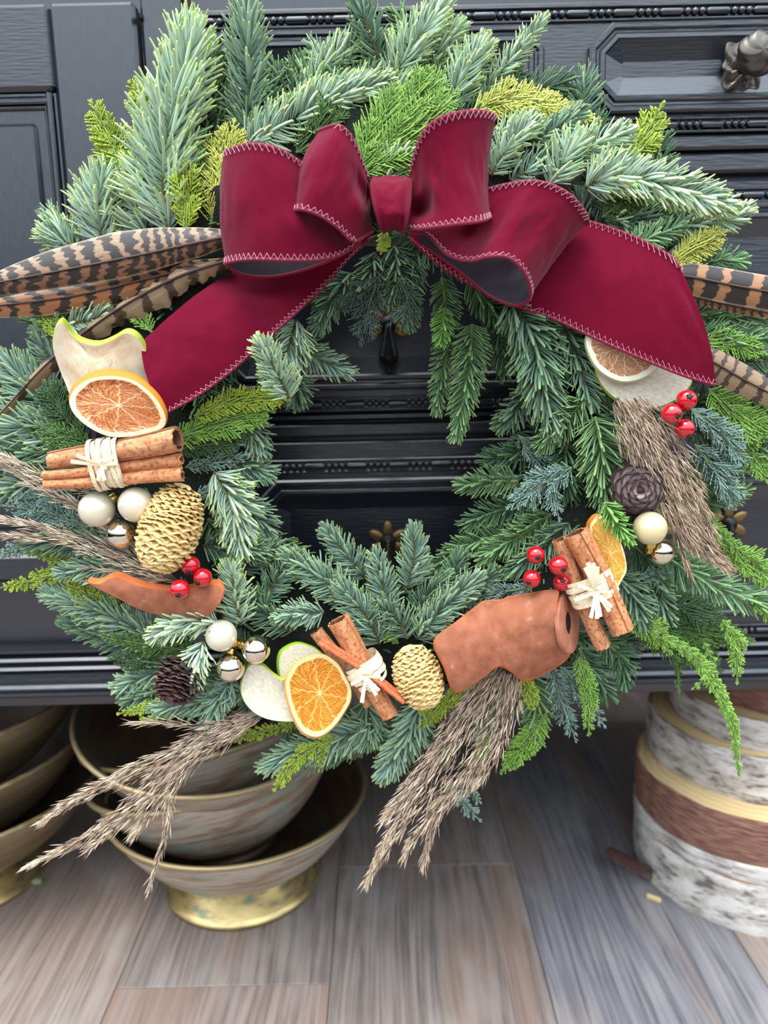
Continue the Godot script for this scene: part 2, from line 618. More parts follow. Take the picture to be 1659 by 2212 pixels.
func make_templates() -> void:
	NEEDLE = {"key": "needle", "v": [], "n": []}
	var ts := [0.0, 0.22, 0.5, 0.78, 0.95]
	var ws := [0.5, 0.95, 1.0, 1.0, 0.78]
	var idx := []
	for r in 4:
		for s in 4:
			var a := r * 4 + s
			var b := r * 4 + (s + 1) % 4
			idx.append_array([a, b, a + 4, b, b + 4, a + 4])
	for s in 4: idx.append_array([16 + s, 16 + (s + 1) % 4, 20])
	for bend in [0.0, 0.25, 0.5, 0.8, 1.15]:
		var v := PackedVector3Array()
		var n := PackedVector3Array()
		for k in 5:
			var t: float = ts[k]
			var ang: float = bend * t
			var p := Vector3(0, t, 0)
			if bend > 0.01: p = Vector3(0, sin(ang) / bend, (1 - cos(ang)) / bend)
			var up := Vector3(0, -sin(ang), cos(ang))
			for s in 4:
				var c: Vector3 = [Vector3(1, 0, 0), up * 0.55, Vector3(-1, 0, 0), up * -0.55][s]
				v.append(p + c * 0.05 * ws[k])
				n.append([Vector3(1, 0, 0), up, Vector3(-1, 0, 0), -up][s])
		var tip := Vector3(0, 1, 0)
		var td := Vector3(0, cos(bend), sin(bend))
		if bend > 0.01: tip = Vector3(0, sin(bend) / bend, (1 - cos(bend)) / bend)
		v.append(tip)
		n.append(td)
		NEEDLE.v.append(v)
		NEEDLE.n.append(n)
	NEEDLE.i = fix_template(NEEDLE.v[0], NEEDLE.n[0], idx)
	# base, middle, tip of a needle
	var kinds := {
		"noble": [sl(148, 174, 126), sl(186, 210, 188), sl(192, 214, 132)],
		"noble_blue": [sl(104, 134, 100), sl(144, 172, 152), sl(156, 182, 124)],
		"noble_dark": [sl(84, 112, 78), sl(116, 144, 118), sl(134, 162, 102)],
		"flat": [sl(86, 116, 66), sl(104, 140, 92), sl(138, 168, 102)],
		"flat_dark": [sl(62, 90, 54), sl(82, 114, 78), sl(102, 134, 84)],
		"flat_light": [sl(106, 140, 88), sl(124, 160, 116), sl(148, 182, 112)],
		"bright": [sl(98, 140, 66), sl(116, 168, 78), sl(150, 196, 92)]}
	for key in kinds:
		var arr := []
		for q in 8:
			var f := 0.78 + 0.06 * q
			var yl := rf(-0.06, 0.06)
			var c := PackedColorArray()
			for k in 21:
				var t: float = ts[k / 4] if k < 20 else 1.0
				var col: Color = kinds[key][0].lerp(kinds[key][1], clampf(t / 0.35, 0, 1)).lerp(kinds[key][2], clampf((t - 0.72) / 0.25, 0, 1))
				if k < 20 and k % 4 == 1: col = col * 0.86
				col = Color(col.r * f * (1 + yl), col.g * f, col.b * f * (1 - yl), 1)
				c.append(col)
			arr.append(c)
		NCOL[key] = arr
	# a scaly cypress shoot
	TWIG = {"key": "twig", "v": [], "n": []}
	var v := PackedVector3Array()
	var n := PackedVector3Array()
	idx = []
	var B := 5
	for k in B * 2:
		var t := k / (B * 2.0 - 1.0)
		var r := (1.0 if k % 2 == 0 else 0.72) * (1.0 - 0.55 * t * t)
		for s in 4:
			var a := TAU * s / 4.0 + (PI / 4 if (k / 2) % 2 == 1 else 0.0)
			var rr := r * (1.15 if s % 2 == 0 else 0.6)
			v.append(Vector3(cos(a) * rr, t, sin(a) * rr))
			n.append(Vector3(cos(a), 0.35 if k % 2 == 1 else -0.1, sin(a)).normalized())
		if k > 0:
			for s in 4:
				var a := (k - 1) * 4 + s
				var b := (k - 1) * 4 + (s + 1) % 4
				idx.append_array([a, b, a + 4, b, b + 4, a + 4])
	v.append(Vector3(0, 1.06, 0))
	n.append(Vector3.UP)
	var e := B * 2 * 4
	for s in 4: idx.append_array([e - 4 + s, e - 4 + (s + 1) % 4, e])
	TWIG.v.append(v)
	TWIG.n.append(n)
	TWIG.i = fix_template(v, n, idx)
	kinds = {"lime": [sl(126, 152, 38), sl(190, 208, 72)], "gold": [sl(176, 184, 66), sl(226, 224, 116)], "fresh": [sl(96, 142, 50), sl(156, 196, 84)],
		"green": [sl(58, 92, 40), sl(98, 138, 58)], "deep": [sl(42, 70, 38), sl(68, 104, 50)], "juniper": [sl(92, 122, 108), sl(150, 178, 164)], "juniper_dark": [sl(60, 80, 68), sl(98, 120, 106)]}
	for key in kinds:
		var arr := []
		for q in 6:
			var f := 0.8 + 0.08 * q
			var c := PackedColorArray()
			for k in e + 1:
				var t := (k / 4) / (B * 2.0 - 1.0) if k < e else 1.0
				var col: Color = kinds[key][0].lerp(kinds[key][1], t * 0.85)
				if k < e and (k / 4) % 2 == 1: col = col * 0.82
				c.append(Color(col.r * f, col.g * f, col.b * f, 1))
			arr.append(c)
		TCOL[key] = arr
	# a dry spikelet
	HAIR = {"key": "hair", "v": [], "n": []}
	v = PackedVector3Array()
	n = PackedVector3Array()
	idx = []
	for k in 3:
		for s in 3:
			var a := TAU * s / 3.0
			v.append(Vector3(cos(a) * [0.5, 1.0, 0.7][k], [0.0, 0.35, 0.7][k], sin(a) * [0.5, 1.0, 0.7][k]))
			n.append(Vector3(cos(a), 0, sin(a)))
		if k > 0:
			for s in 3:
				var a := (k - 1) * 3 + s
				var b := (k - 1) * 3 + (s + 1) % 3
				idx.append_array([a, b, a + 3, b, b + 3, a + 3])
	v.append(Vector3(0, 1, 0))
	n.append(Vector3.UP)
	for s in 3: idx.append_array([6 + s, 6 + (s + 1) % 3, 9])
	HAIR.v.append(v)
	HAIR.n.append(n)
	HAIR.i = fix_template(v, n, idx)
	for col in [sl(194, 168, 142), sl(216, 194, 166), sl(164, 138, 116), sl(232, 216, 190), sl(138, 114, 96), sl(204, 180, 152), sl(180, 154, 130)]:
		var c := PackedColorArray()
		for k in 10: c.append(col * (0.9 if k < 4 else 1.1))
		HCOL.append(c)

func basis_yz(y: Vector3, z: Vector3) -> Basis:
	y = y.normalized()
	z = (z - y * z.dot(y))
	if z.length_squared() < 1e-8: z = y.cross(Vector3(0.3, 0.5, 0.8))
	z = z.normalized()
	return Basis(y.cross(z), y, z)

func spine(pts: Array, d0: float, d1: float) -> PackedVector3Array:
	var w := []
	var n := pts.size() / 2
	for k in n:
		var t := k / maxf(n - 1.0, 1.0)
		w.append(at(pts[k * 2], pts[k * 2 + 1], lerpf(d0, d1, t)))
	return catmull(w, 10 if n > 2 else 14)

# a fir shoot along world points; L: needle length in metres
func fir_on(parent: Node3D, p: PackedVector3Array, kind: String, col: String, L: float, dens := 1.0) -> void:
	var f := frames(p)
	var len := 0.0
	for k in p.size() - 1: len += p[k].distance_to(p[k + 1])
	var m := M.new()
	var rad := []
	for k in p.size(): rad.append(lerpf(0.0014, 0.0006, float(k) / p.size()))
	tube(m, p, rad, 5)
	var st := put("fir_sprig", m.mesh(MT["twig"] if kind != "flat" else MT["twig_green"]), parent)
	var pl := Pile.new()
	var cols: Array = NCOL[col]
	var cnt := int(len / 0.00026 * dens) if kind != "flat" else int(len / 0.00042 * dens)
	var ends := int(cnt * 0.06)
	for q in cnt + ends:
		var t := minf((q + rng.randf()) / cnt, 1.0)
		var ft := t * (p.size() - 1)
		var k := mini(int(ft), p.size() - 2)
		var o := p[k].lerp(p[k + 1], ft - k)
		var tg: Vector3 = f[k][0]
		var na: Vector3 = f[k][1]
		var nb: Vector3 = f[k][2]
		var psi := q * 2.39996 + rf(-0.3, 0.3)
		var ll := L * rf(0.8, 1.1) * (1.0 - 0.35 * pow(t, 4.0)) * (0.75 + 0.25 * minf(t / 0.15, 1.0))
		var a: float
		var bend: int
		if kind == "flat":
			var side := 1.0 if q % 2 == 0 else -1.0
			psi = side * (PI / 2 + rf(-0.5, 0.35))
			if q % 7 == 0: psi = rf(-0.9, 0.9)
			a = lerpf(1.15, 0.5, pow(t, 2.0)) + rf(-0.12, 0.12)
			bend = rng.randi_range(0, 2)
		else:
			if rng.randf() < 0.62:
				psi = (1.0 if q % 2 == 0 else -1.0) * (PI / 2 + rf(-0.75, 0.45))
			a = lerpf(1.12, 0.62, t * t) + rf(-0.13, 0.13)
			bend = rng.randi_range(0, 3)
			if q > cnt:
				a = rf(0.05, 0.6)
		var rd := na * cos(psi) + nb * sin(psi)
		var dir := rd * sin(a) + tg * cos(a)
		var zz := tg + na * rf(-0.25, 0.45) + nb * rf(-0.25, 0.25)
		var bs := basis_yz(dir, zz)
		var wd := (0.00112 if kind != "flat" else 0.00098) * rf(0.85, 1.1) / 0.05
		bs = Basis(bs.x * wd, bs.y * ll, bs.z * lerpf(ll, wd, 0.5 if bend == 0 else 0.0))
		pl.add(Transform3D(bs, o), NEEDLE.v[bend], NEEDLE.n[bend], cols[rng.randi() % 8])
	var nd := put("needles", pile_mesh(pl, NEEDLE, MT["needle"]), st)
	nd.set_meta("kind", "stuff")

func fir(parent: Node3D, pts: Array, d0: float, d1: float, Lpx: float, col := "noble", kind := "brush", dens := 1.0) -> void:
	fir_on(parent, spine(pts, d0, d1), kind, col, mm(Lpx * (1.12 if kind != "flat" else 1.0), d0), dens)

# a flat cypress spray; w: half width in px
func cyp(parent: Node3D, pts: Array, d0: float, d1: float, w: float, col := "lime", thick := 2.4, step := 17.0) -> void:
	var p := spine(pts, d0, d1)
	var f := frames(p)
	var len := 0.0
	for k in p.size() - 1: len += p[k].distance_to(p[k + 1])
	var m := M.new()
	var rad := []
	for k in p.size(): rad.append(lerpf(mm(thick, d0) * 0.9, mm(thick, d0) * 0.5, float(k) / p.size()))
	tube(m, p, rad, 5)
	var jun := col.begins_with("juniper")
	var st := put("juniper_sprig" if jun else "cypress_sprig", m.mesh(MT["twig_green"]), parent)
	var pl := Pile.new()
	var cols: Array = TCOL[col]
	var r := mm(thick, d0)
	var cnt := int(len / mm(step, d0)) + 2
	var tv: PackedVector3Array = TWIG.v[0]
	var tn: PackedVector3Array = TWIG.n[0]
	for q in cnt + 1:
		var t := clampf((q + rf(-0.2, 0.2)) / cnt, 0.0, 1.0)
		var ft := t * (p.size() - 1)
		var k := mini(int(ft), p.size() - 2)
		var o := p[k].lerp(p[k + 1], ft - k)
		var tg: Vector3 = f[k][0]
		var na: Vector3 = f[k][1]
		var nb: Vector3 = f[k][2]
		for side in ([1.0, -1.0] if q < cnt else [0.0]):
			var l := mm(w, d0) * (0.35 + 0.75 * sin(PI * minf(0.22 + t * 0.75, 1.0))) * rf(0.75, 1.1)
			if q == cnt: l = mm(w, d0) * 0.5
			var a := rf(0.4, 0.66)
			var sd: Vector3 = nb * side + na * (rf(-0.35, 0.5) if not jun else rf(-1.0, 1.2))
			var dir: Vector3 = (tg * cos(a) + sd.normalized() * sin(a) if side != 0.0 else tg).normalized()
			var bs := basis_yz(dir, na)
			var x := Basis(bs.x * r * 1.1, bs.y * l, bs.z * r * 0.8)
			pl.add(Transform3D(x, o), tv, tn, cols[rng.randi() % 6])
			var ns := int(l / mm(step * 0.62, d0))
			for j in ns:
				for s2 in [1.0, -1.0]:
					var tt := (j + 0.6 + rf(-0.2, 0.2)) / (ns + 0.4)
					var l2 := l * (0.55 * (1.0 - tt) + 0.16) * rf(0.7, 1.2)
					var a2 := rf(0.36, 0.62)
					var sd2: Vector3 = (dir.cross(na).normalized() * s2 + na * (rf(-0.2, 0.45) if not jun else rf(-1.0, 1.0))).normalized()
					var d2: Vector3 = (dir * cos(a2) + sd2 * sin(a2)).normalized()
					var b2 := basis_yz(d2, na)
					pl.add(Transform3D(Basis(b2.x * r, b2.y * l2, b2.z * r * 0.75), o + dir * l * tt), tv, tn, cols[rng.randi() % 6])
	var lf := put("foliage", pile_mesh(pl, TWIG, MT["scale_leaf"]), st)
	lf.set_meta("kind", "stuff")

# ---------- dry reeds: strands are flat lists x, y ...; each with a half width in px and a number of spikelets ----------
func reed(called: String, label: String, strands: Array, d0: float, d1: float) -> void:
	var o := thing(called, label, "dried grass", "dried reed plumes in the wreath")
	for s in strands:
		var p := spine(s[0], d0 + rf(-0.004, 0.004), d1 + rf(-0.006, 0.006))
		var f := frames(p)
		var m := M.new()
		var rad := []
		for k in p.size(): rad.append(lerpf(0.0007, 0.00025, float(k) / p.size()))
		tube(m, p, rad, 5)
		var st := put("stem", m.mesh(MT["twig"]), o)
		var pl := Pile.new()
		var w: float = mm(s[1], d0)
		for q in int(s[2]):
			var t := rng.randf()
			var ft := t * (p.size() - 1)
			var k := mini(int(ft), p.size() - 2)
			var tg: Vector3 = f[k][0]
			var na: Vector3 = f[k][1]
			var nb: Vector3 = f[k][2]
			var taper := minf(1.0, 0.3 + t * 5.0) * (1.0 - 0.85 * pow(t, 1.5))
			var a := rng.randf() * TAU
			var rr := w * sqrt(rng.randf()) * taper
			var off := (na * cos(a) * 0.75 + nb * sin(a)) * rr
			var pos := p[k].lerp(p[k + 1], ft - k) + off
			var dir := (tg + (off / maxf(w, 0.0001)) * rf(0.1, 0.4) + Vector3(rf(-1, 1), rf(-1, 1), rf(-1, 1)) * 0.27).normalized()
			var b := basis_yz(dir, na)
			var l := mm(rf(20, 42), d0)
			var r := mm(rf(0.6, 1.35), d0)
			pl.add(Transform3D(Basis(b.x * r, b.y * l, b.z * r), pos), HAIR.v[0], HAIR.n[0], HCOL[rng.randi() % HCOL.size()])
		var h := put("seed_head", pile_mesh(pl, HAIR, MT["reed"]), st)
		h.set_meta("kind", "stuff")

# ---------- slices, shards: an outline with thickness ----------
# dz(angle, t) pushes the face towards (-) or away from (+) the camera; off: how far the back outline is shifted in px
func slice_px(o: Node3D, parts: Array, ctr: Vector2, outline: Array, d: float, th: float, off: Vector2, face: Material, rim: Material, dz: Callable, per := 4, rings := 14) -> void:
	var ol := loop_px(outline, per)
	var n := ol.size()
	var rows := []
	var uvs := []
	for i in rings + 1:
		var t := maxf(float(i) / rings, 0.004)
		var row := PackedVector3Array()
		var ur := PackedVector2Array()
		for k in n + 1:
			var p := ctr.lerp(ol[k % n], t)
			var a := TAU * k / n
			row.append(at(p.x, p.y, d + dz.call(a, t, p)))
			ur.append(Vector2(0.5 + 0.5 * t * cos(a), 0.5 + 0.5 * t * sin(a)))
		rows.append(row)
		uvs.append(ur)
	var g := M.new()
	g.grid(rows, true, false, uvs)
	var flip := g.n[g.n.size() / 2 + 3].dot(CAM - g.v[g.v.size() / 2 + 3]) < 0
	if flip:
		g = M.new()
		g.grid(rows, true, true, uvs)
	put(parts[0], g.mesh(face), o)
	var rr := []
	for i in 7:
		var t := i / 6.0
		var row := PackedVector3Array()
		var ur := PackedVector2Array()
		for k in n + 1:
			var q: Vector2 = ol[k % n]
			var outw := (q - ctr).normalized() * sin(PI * t) * 3.0
			q = q + off * t + outw
			row.append(at(q.x, q.y, d + dz.call(TAU * k / n, 1.0, ol[k % n]) + th * t))
		rr.append(row)
	var e := M.new()
	e.grid(rr, true, flip)
	var back := []
	for i in 5:
		var t := maxf(1.0 - i / 4.0, 0.01)
		var row := PackedVector3Array()
		for k in n + 1:
			var p := ctr.lerp(ol[k % n], t) + off
			row.append(at(p.x, p.y, d + dz.call(TAU * k / n, t, ctr.lerp(ol[k % n], t)) + th))
		back.append(row)
	var bm := M.new()
	bm.grid(back, true, flip)
	var mesh := e.mesh(rim)
	bm.into(mesh, face)
	put(parts[1], mesh, o)

# ---------- cinnamon ----------
func quill(o: Node3D, a: Vector3, b: Vector3, r0: float, r1: float, double: bool, roll: float, mt: Material) -> void:
	var ax := (b - a).normalized()
	var up := (Vector3.BACK - ax * ax.z).normalized()
	var sd := ax.cross(up)
	var prof := []
	var N := 40
	if double:
		for k in N + 1:
			var u := float(k) / N
			var s := -1.0 if u < 0.5 else 1.0
			var w := absf(u - 0.5) * 2.0
			var ang := w * TAU * 1.15
			var rr := 0.5 * (1.0 - 0.42 * w)
			prof.append(Vector2(s * 0.5 - s * cos(ang) * rr, sin(ang) * rr * (1.0 if s > 0 else 1.0) + 0.25) * Vector2(1.15, 1.0))
	else:
		for k in N + 1:
			var u := float(k) / N
			var ang := u * TAU * 1.45 + 0.6
			var rr := 1.0 - 0.24 * u * u - 0.06 * u
			prof.append(Vector2(cos(ang), sin(ang)) * rr)
	var outer := []
	var inner := []
	var th := 0.0011
	for i in 15:
		var t := i / 14.0
		var c := a.lerp(b, t) + up * 0.0006 * sin(t * 7.0 + roll) + sd * 0.0008 * sin(t * 5.0 + roll * 2.0)
		var r := lerpf(r0, r1, t)
		var ro := PackedVector3Array()
		var ri := PackedVector3Array()
		for k in N + 1:
			var q: Vector2 = prof[k].rotated(roll + t * 0.15) * r * (1.0 + 0.03 * nz.get_noise_2d(t * 90.0, k * 9.0 + roll * 40.0))
			var p0: Vector2 = prof[maxi(k - 1, 0)].rotated(roll + t * 0.15)
			var p1: Vector2 = prof[mini(k + 1, N)].rotated(roll + t * 0.15)
			var nn := (p1 - p0).normalized().orthogonal() * (1.0 if double else -1.0)
			var wob := ax * 0.0012 * nz.get_noise_2d(k * 12.0, roll * 70.0) if i == 0 or i == 14 else Vector3.ZERO
			ro.append(c + up * q.y + sd * q.x + wob)
			var qi := q + nn * th
			ri.append(c + up * qi.y + sd * qi.x + wob)
		outer.append(ro)
		inner.append(ri)
	var m := M.new()
	m.grid(outer, false, true)
	# turn the skin outwards
	var mid := 7 * (N + 1) + 4
	var cc := a.lerp(b, 0.5)
	var flip := true
	if m.n[mid].dot(m.v[mid] - cc) < 0:
		m = M.new()
		flip = false
		m.grid(outer, false, false)
	var mi := M.new()
	mi.grid(inner, false, not flip)
	var mesh := m.mesh(mt)
	mi.into(mesh, MT["cinnamon_in"])
	var e := M.new()
	e.grid([inner[0], outer[0]], false, flip)
	e.grid([outer[14], inner[14]], false, flip)
	var s0 := PackedVector3Array()
	var s1 := PackedVector3Array()
	var s2 := PackedVector3Array()
	var s3 := PackedVector3Array()
	for i in 15:
		s0.append(outer[i][0]); s1.append(inner[i][0]); s2.append(outer[i][N]); s3.append(inner[i][N])
	e.grid([s0, s1], false, flip)
	e.grid([s3, s2], false, flip)
	e.into(mesh, mt)
	put("cinnamon_stick", mesh, o)

# raffia wound round a bundle: c centre, ax bundle axis, hw half extent across, hd half depth, w width of the winding
func raffia(o: Node3D, c: Vector3, ax: Vector3, hw: float, hd: float, w: float, turns: int, ends: Array) -> void:
	ax = ax.normalized()
	var up := (Vector3.BACK - ax * ax.z).normalized()
	var sd := ax.cross(up)
	var km := M.new()
	var kp := PackedVector3Array()
	for k in 13:
		var a := TAU * k / 12.0
		kp.append(c + up * (hd + 0.0016) + (sd * cos(a) + ax * sin(a) * 0.8) * 0.0028 + up * 0.001 * sin(a * 2))
	tube(km, kp, [0.0016], 6, false)
	var tie := put("raffia_tie", km.mesh(MT["raffia"]), o)
	for q in turns:
		var s0 := rf(-0.5, 0.5) * w
		var tilt := rf(-0.35, 0.35) * w
		var bw := rf(0.0009, 0.0018)
		var lift := rf(0.0002, 0.0026)
		var rows := [PackedVector3Array(), PackedVector3Array()]
		var NN := 28
		for k in NN + 1:
			var a := TAU * k / NN
			var ca := cos(a)
			var sa := sin(a)
			# rounded-box winding
			var rx := signf(ca) * pow(absf(ca), 0.75) * (hw + lift)
			var ry := signf(sa) * pow(absf(sa), 0.75) * (hd + lift)
			var cen := c + sd * rx + up * ry + ax * (s0 + tilt * sin(a + q))
			rows[0].append(cen - ax * bw)
			rows[1].append(cen + ax * bw + up * 0.0003 * sin(a * 9.0 + q))
		var g := M.new()
		g.grid(rows, true, false, [], 4.0, 1.0)
		if g.n[7].dot(g.v[7] - c) < 0:
			g = M.new()
			g.grid(rows, true, true, [], 4.0, 1.0)
		var mesh := g.mesh(MT["raffia"])
		var rb := []
		for r in rows:
			var row := PackedVector3Array()
			for p in r: row.append(p - (p - c).normalized() * 0.0003)
			rb.append(row)
		var g2 := M.new()
		g2.grid(rb, true, true)
		g2.into(mesh, MT["raffia"])
		put("raffia_strand", mesh, tie)
	for e in ends:                                          # loose ends: dx, dy px directions, length
		var dirv := (Vector3(e[0], -e[1], rf(0.1, 0.5))).normalized()
		var st := c + up * (hd + 0.0025)
		var sdv := dirv.cross(Vector3.BACK).normalized()
		var ln: float = e[2]
		var b := []
		for s in 5:
			var t := s / 4.0
			var cen := st + dirv * ln * t + Vector3.BACK * 0.0015 * sin(t * 3.0) - Vector3.UP * 0.0006 * t * t
			var hwid := 0.0012 * (0.7 + 0.4 * t)
			b.append(PackedVector3Array([cen - sdv * hwid, cen + Vector3.BACK * 0.0004, cen + sdv * hwid]))
		put("raffia_strand", slab(b, 0.0003, MT["raffia"], MT["raffia"], 2), tie)

# ---------- bow ----------
func ribbon(o: Node3D, called: String, A: Array, B: Array, ref: int, belly: float, hems: Array, end_bow := 0.0, dents: Array = [], back := "lining") -> void:
	var pa := []
	var pb := []
	for k in range(0, A.size(), 3):
		pa.append(at(A[k], A[k + 1], A[k + 2]))
		pb.append(at(B[k], B[k + 1], B[k + 2]))
	var per := 8
	var ca := catmull(pa, per)
	var cb := catmull(pb, per)
	var R := ca.size()
	var C := 19
	var rows := []
	for r in R:
		var row := PackedVector3Array()
		var r0 := maxi(r - 1, 0)
		var r1 := mini(r + 1, R - 1)
		var s := (ca[r1] - ca[r0] + cb[r1] - cb[r0]).normalized()
		var nn := s.cross(cb[r] - ca[r]).normalized()
		for c in C:
			var v := c / (C - 1.0)
			var p := ca[r].lerp(cb[r], v)
			p += nn * belly * sin(PI * v) * (1.0 if r > per else float(r) / per)
			var n2 := nz.get_noise_2d(r * 2.6 + ref * 77.0, v * 30.0) * 0.0016 + nz.get_noise_2d(r * 7.0 + 40.0, v * 60.0 + ref * 33.0) * 0.0002
			p += nn * n2 * sin(PI * clampf(v * 1.0, 0.04, 0.96))
			for q in dents:
				var dd := Vector2((r / float(per) - q[0]) / q[2], (v - q[1]) / q[3])
				p += Vector3.FORWARD * q[4] * exp(-dd.length_squared())
			if end_bow != 0.0 and r > R - per * 2:
				var e := float(r - (R - per * 2)) / (per * 2)
				p += s * end_bow * sin(PI * v) * e * e
			row.append(p)
		rows.append(row)
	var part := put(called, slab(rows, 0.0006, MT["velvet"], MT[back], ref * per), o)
	for h in hems:                                          # [edge 0/1, from, to] in control rows: rolled hem and whip stitches
		var cc := 0 if h[0] == 0 else C - 1
		var path := PackedVector3Array()
		for r in R: path.append(rows[r][cc])
		var hm := M.new()
		tube(hm, path, [0.0011], 6)
		put("hem", hm.mesh(MT["velvet_hem"]), part)
		var th := M.new()
		var acc := 0.0
		var zz := PackedVector3Array()
		var side := 0
		var r_from := int(h[1] * per)
		var r_to := mini(int(h[2] * per), R - 1)
		for r in range(r_from, r_to):
			var seg: float = rows[r][cc].distance_to(rows[r + 1][cc])
			var nsub := 8
			for q in nsub:
				acc += seg / nsub
				if acc > 0.0017:
					acc = 0.0
					var f := float(q) / nsub
					var ci := cc
					if side == 1: ci = 1 if cc == 0 else C - 2
					var p: Vector3 = rows[r][ci].lerp(rows[r + 1][ci], f)
					var lim := (rows[r][cc] as Vector3).distance_to(p)
					if side == 1 and lim > 0.0045: p = (rows[r][cc] as Vector3).lerp(rows[r + 1][cc], f) + (p - rows[r][cc]).normalized() * 0.0045
					var tg: Vector3 = (rows[r + 1][cc] - rows[r][cc]).normalized()
					var ac: Vector3 = (rows[r][9] - rows[r][cc]).normalized()
					var nn := tg.cross(ac).normalized()
					var row9: Vector3 = rows[ref * per][9]
					zz.append(p)
					side = 1 - side
		if zz.size() > 3:
			# lift the thread off the cloth on its outer side
			var lifted := PackedVector3Array()
			var am := (part.mesh as ArrayMesh).surface_get_arrays(0)
			var vv: PackedVector3Array = am[Mesh.ARRAY_VERTEX]
			var vn: PackedVector3Array = am[Mesh.ARRAY_NORMAL]
			var rr := r_from
			for z in zz.size():
				var best := 1e9
				var bn := Vector3.BACK
				var lo := maxi(rr - 1, 0)
				for r in range(lo, mini(lo + 4, R)):
					var dd := vv[r * C + cc].distance_squared_to(zz[z])
					if dd < best:
						best = dd
						bn = vn[r * C + (1 if cc == 0 else C - 2)]
						rr = r
				lifted.append(zz[z] + bn * (0.0013 if z % 2 == 0 else 0.0005))
			tube(th, lifted, [0.00022], 4, false)
			put("stitching", th.mesh(MT["thread"]), part)

func make_bow() -> void:
	var o := thing("velvet_bow", "large burgundy velvet bow with pale whip-stitched edges at the top of the wreath", "bow")
	ribbon(o, "ribbon_tail", [790, 440, .500, 700, 520, .510, 600, 560, .514, 500, 590, .510, 430, 632, .490, 370, 680, .482, 330, 716, .480, 304, 740, .478],
		[800, 515, .498, 755, 555, .508, 705, 612, .508, 640, 675, .500, 570, 738, .484, 500, 800, .478, 430, 852, .476, 362, 890, .474], 4, 0.004, [[1, 0.4, 7]], 0.004)
	ribbon(o, "ribbon_tail", [880, 430, .502, 1000, 450, .508, 1120, 465, .506, 1230, 470, .502, 1300, 487, .494, 1370, 512, .486, 1420, 537, .480, 1450, 556, .477, 1470, 580, .474],
		[885, 515, .500, 960, 580, .502, 1045, 628, .500, 1115, 660, .496, 1200, 690, .488, 1300, 737, .480, 1400, 780, .474, 1480, 812, .470, 1546, 832, .468], 5, -0.004, [[0, 2.6, 7.6], [1, 0.3, 8]], 0.005)
	ribbon(o, "ribbon_loop", [800, 400, .478, 720, 400, .470, 650, 352, .462, 600, 322, .456, 540, 312, .460, 492, 325, .472, 486, 330, .484, 520, 330, .494, 600, 345, .498, 700, 380, .498, 800, 420, .492],
		[800, 500, .478, 745, 545, .468, 690, 560, .458, 620, 562, .452, 545, 560, .456, 496, 566, .470, 491, 574, .483, 530, 594, .494, 600, 596, .498, 690, 572, .498, 780, 528, .492], 3, 0.003, [[0, 1.8, 5.5], [1, 0.6, 9.6]], 0.0, [[1.5, 0.45, 0.7, 0.3, 0.010], [2.5, 0.68, 0.45, 0.16, -0.004], [0.8, 0.75, 0.5, 0.15, 0.006]])
	ribbon(o, "ribbon_loop", [885, 420, .486, 960, 430, .478, 1030, 415, .472, 1080, 402, .468, 1130, 394, .464, 1180, 397, .462, 1225, 417, .462, 1255, 447, .468, 1268, 470, .478, 1262, 485, .488, 1200, 480, .494, 1100, 470, .496, 900, 440, .490],
		[888, 500, .478, 925, 508, .468, 965, 548, .460, 1010, 563, .455, 1055, 555, .450, 1095, 556, .449, 1125, 578, .452, 1142, 612, .460, 1143, 645, .474, 1115, 660, .486, 1060, 640, .494, 1000, 592, .496, 905, 522, .490], 5, 0.002, [[0, 2.6, 8], [1, 0.8, 11.6]], 0.0, [[2.6, 0.62, 0.7, 0.24, 0.009], [4.4, 0.5, 0.6, 0.5, -0.004], [1.6, 0.3, 0.6, 0.2, 0.005]])
	ribbon(o, "ribbon_loop", [798, 392, .474, 786, 362, .468, 770, 318, .462, 752, 287, .458, 728, 271, .458, 690, 283, .470, 700, 290, .482, 740, 330, .486, 795, 400, .482],
		[805, 500, .474, 764, 520, .460, 730, 492, .451, 690, 465, .446, 650, 452, .447, 632, 456, .460, 640, 450, .474, 700, 470, .484, 790, 490, .482], 3, 0.004, [[0, 0.3, 4.2], [1, 0.9, 5]], 0.0, [[1.4, 0.36, 0.8, 0.12, 0.006], [0.9, 0.62, 0.7, 0.13, -0.005], [0.6, 0.3, 0.4, 0.1, 0.006]])
	ribbon(o, "ribbon_loop", [885, 392, .474, 893, 345, .466, 910, 295, .456, 940, 262, .450, 990, 244, .450, 1045, 241, .458, 1070, 252, .470, 1060, 262, .482, 980, 300, .486, 890, 390, .484],
		[868, 492, .470, 905, 494, .456, 950, 489, .448, 995, 483, .444, 1035, 478, .448, 1055, 472, .458, 1059, 468, .470, 1050, 470, .484, 980, 480, .488, 880, 490, .484], 3, 0.003, [[0, 0.4, 6], [1, 0.2, 5.4]], 0.0, [[1.1, 0.70, 0.7, 0.13, 0.014], [1.9, 0.66, 0.35, 0.16, -0.004]])
	ribbon(o, "knot", [808, 380, .482, 800, 394, .464, 806, 440, .455, 818, 484, .458, 828, 506, .468, 835, 500, .488],
		[880, 381, .482, 889, 390, .464, 886, 445, .454, 880, 485, .457, 872, 508, .468, 865, 500, .488], 2, -0.003, [], 0.0, [[2.0, 0.85, 3.0, 0.08, 0.003], [2.0, 0.12, 3.0, 0.07, 0.002]])

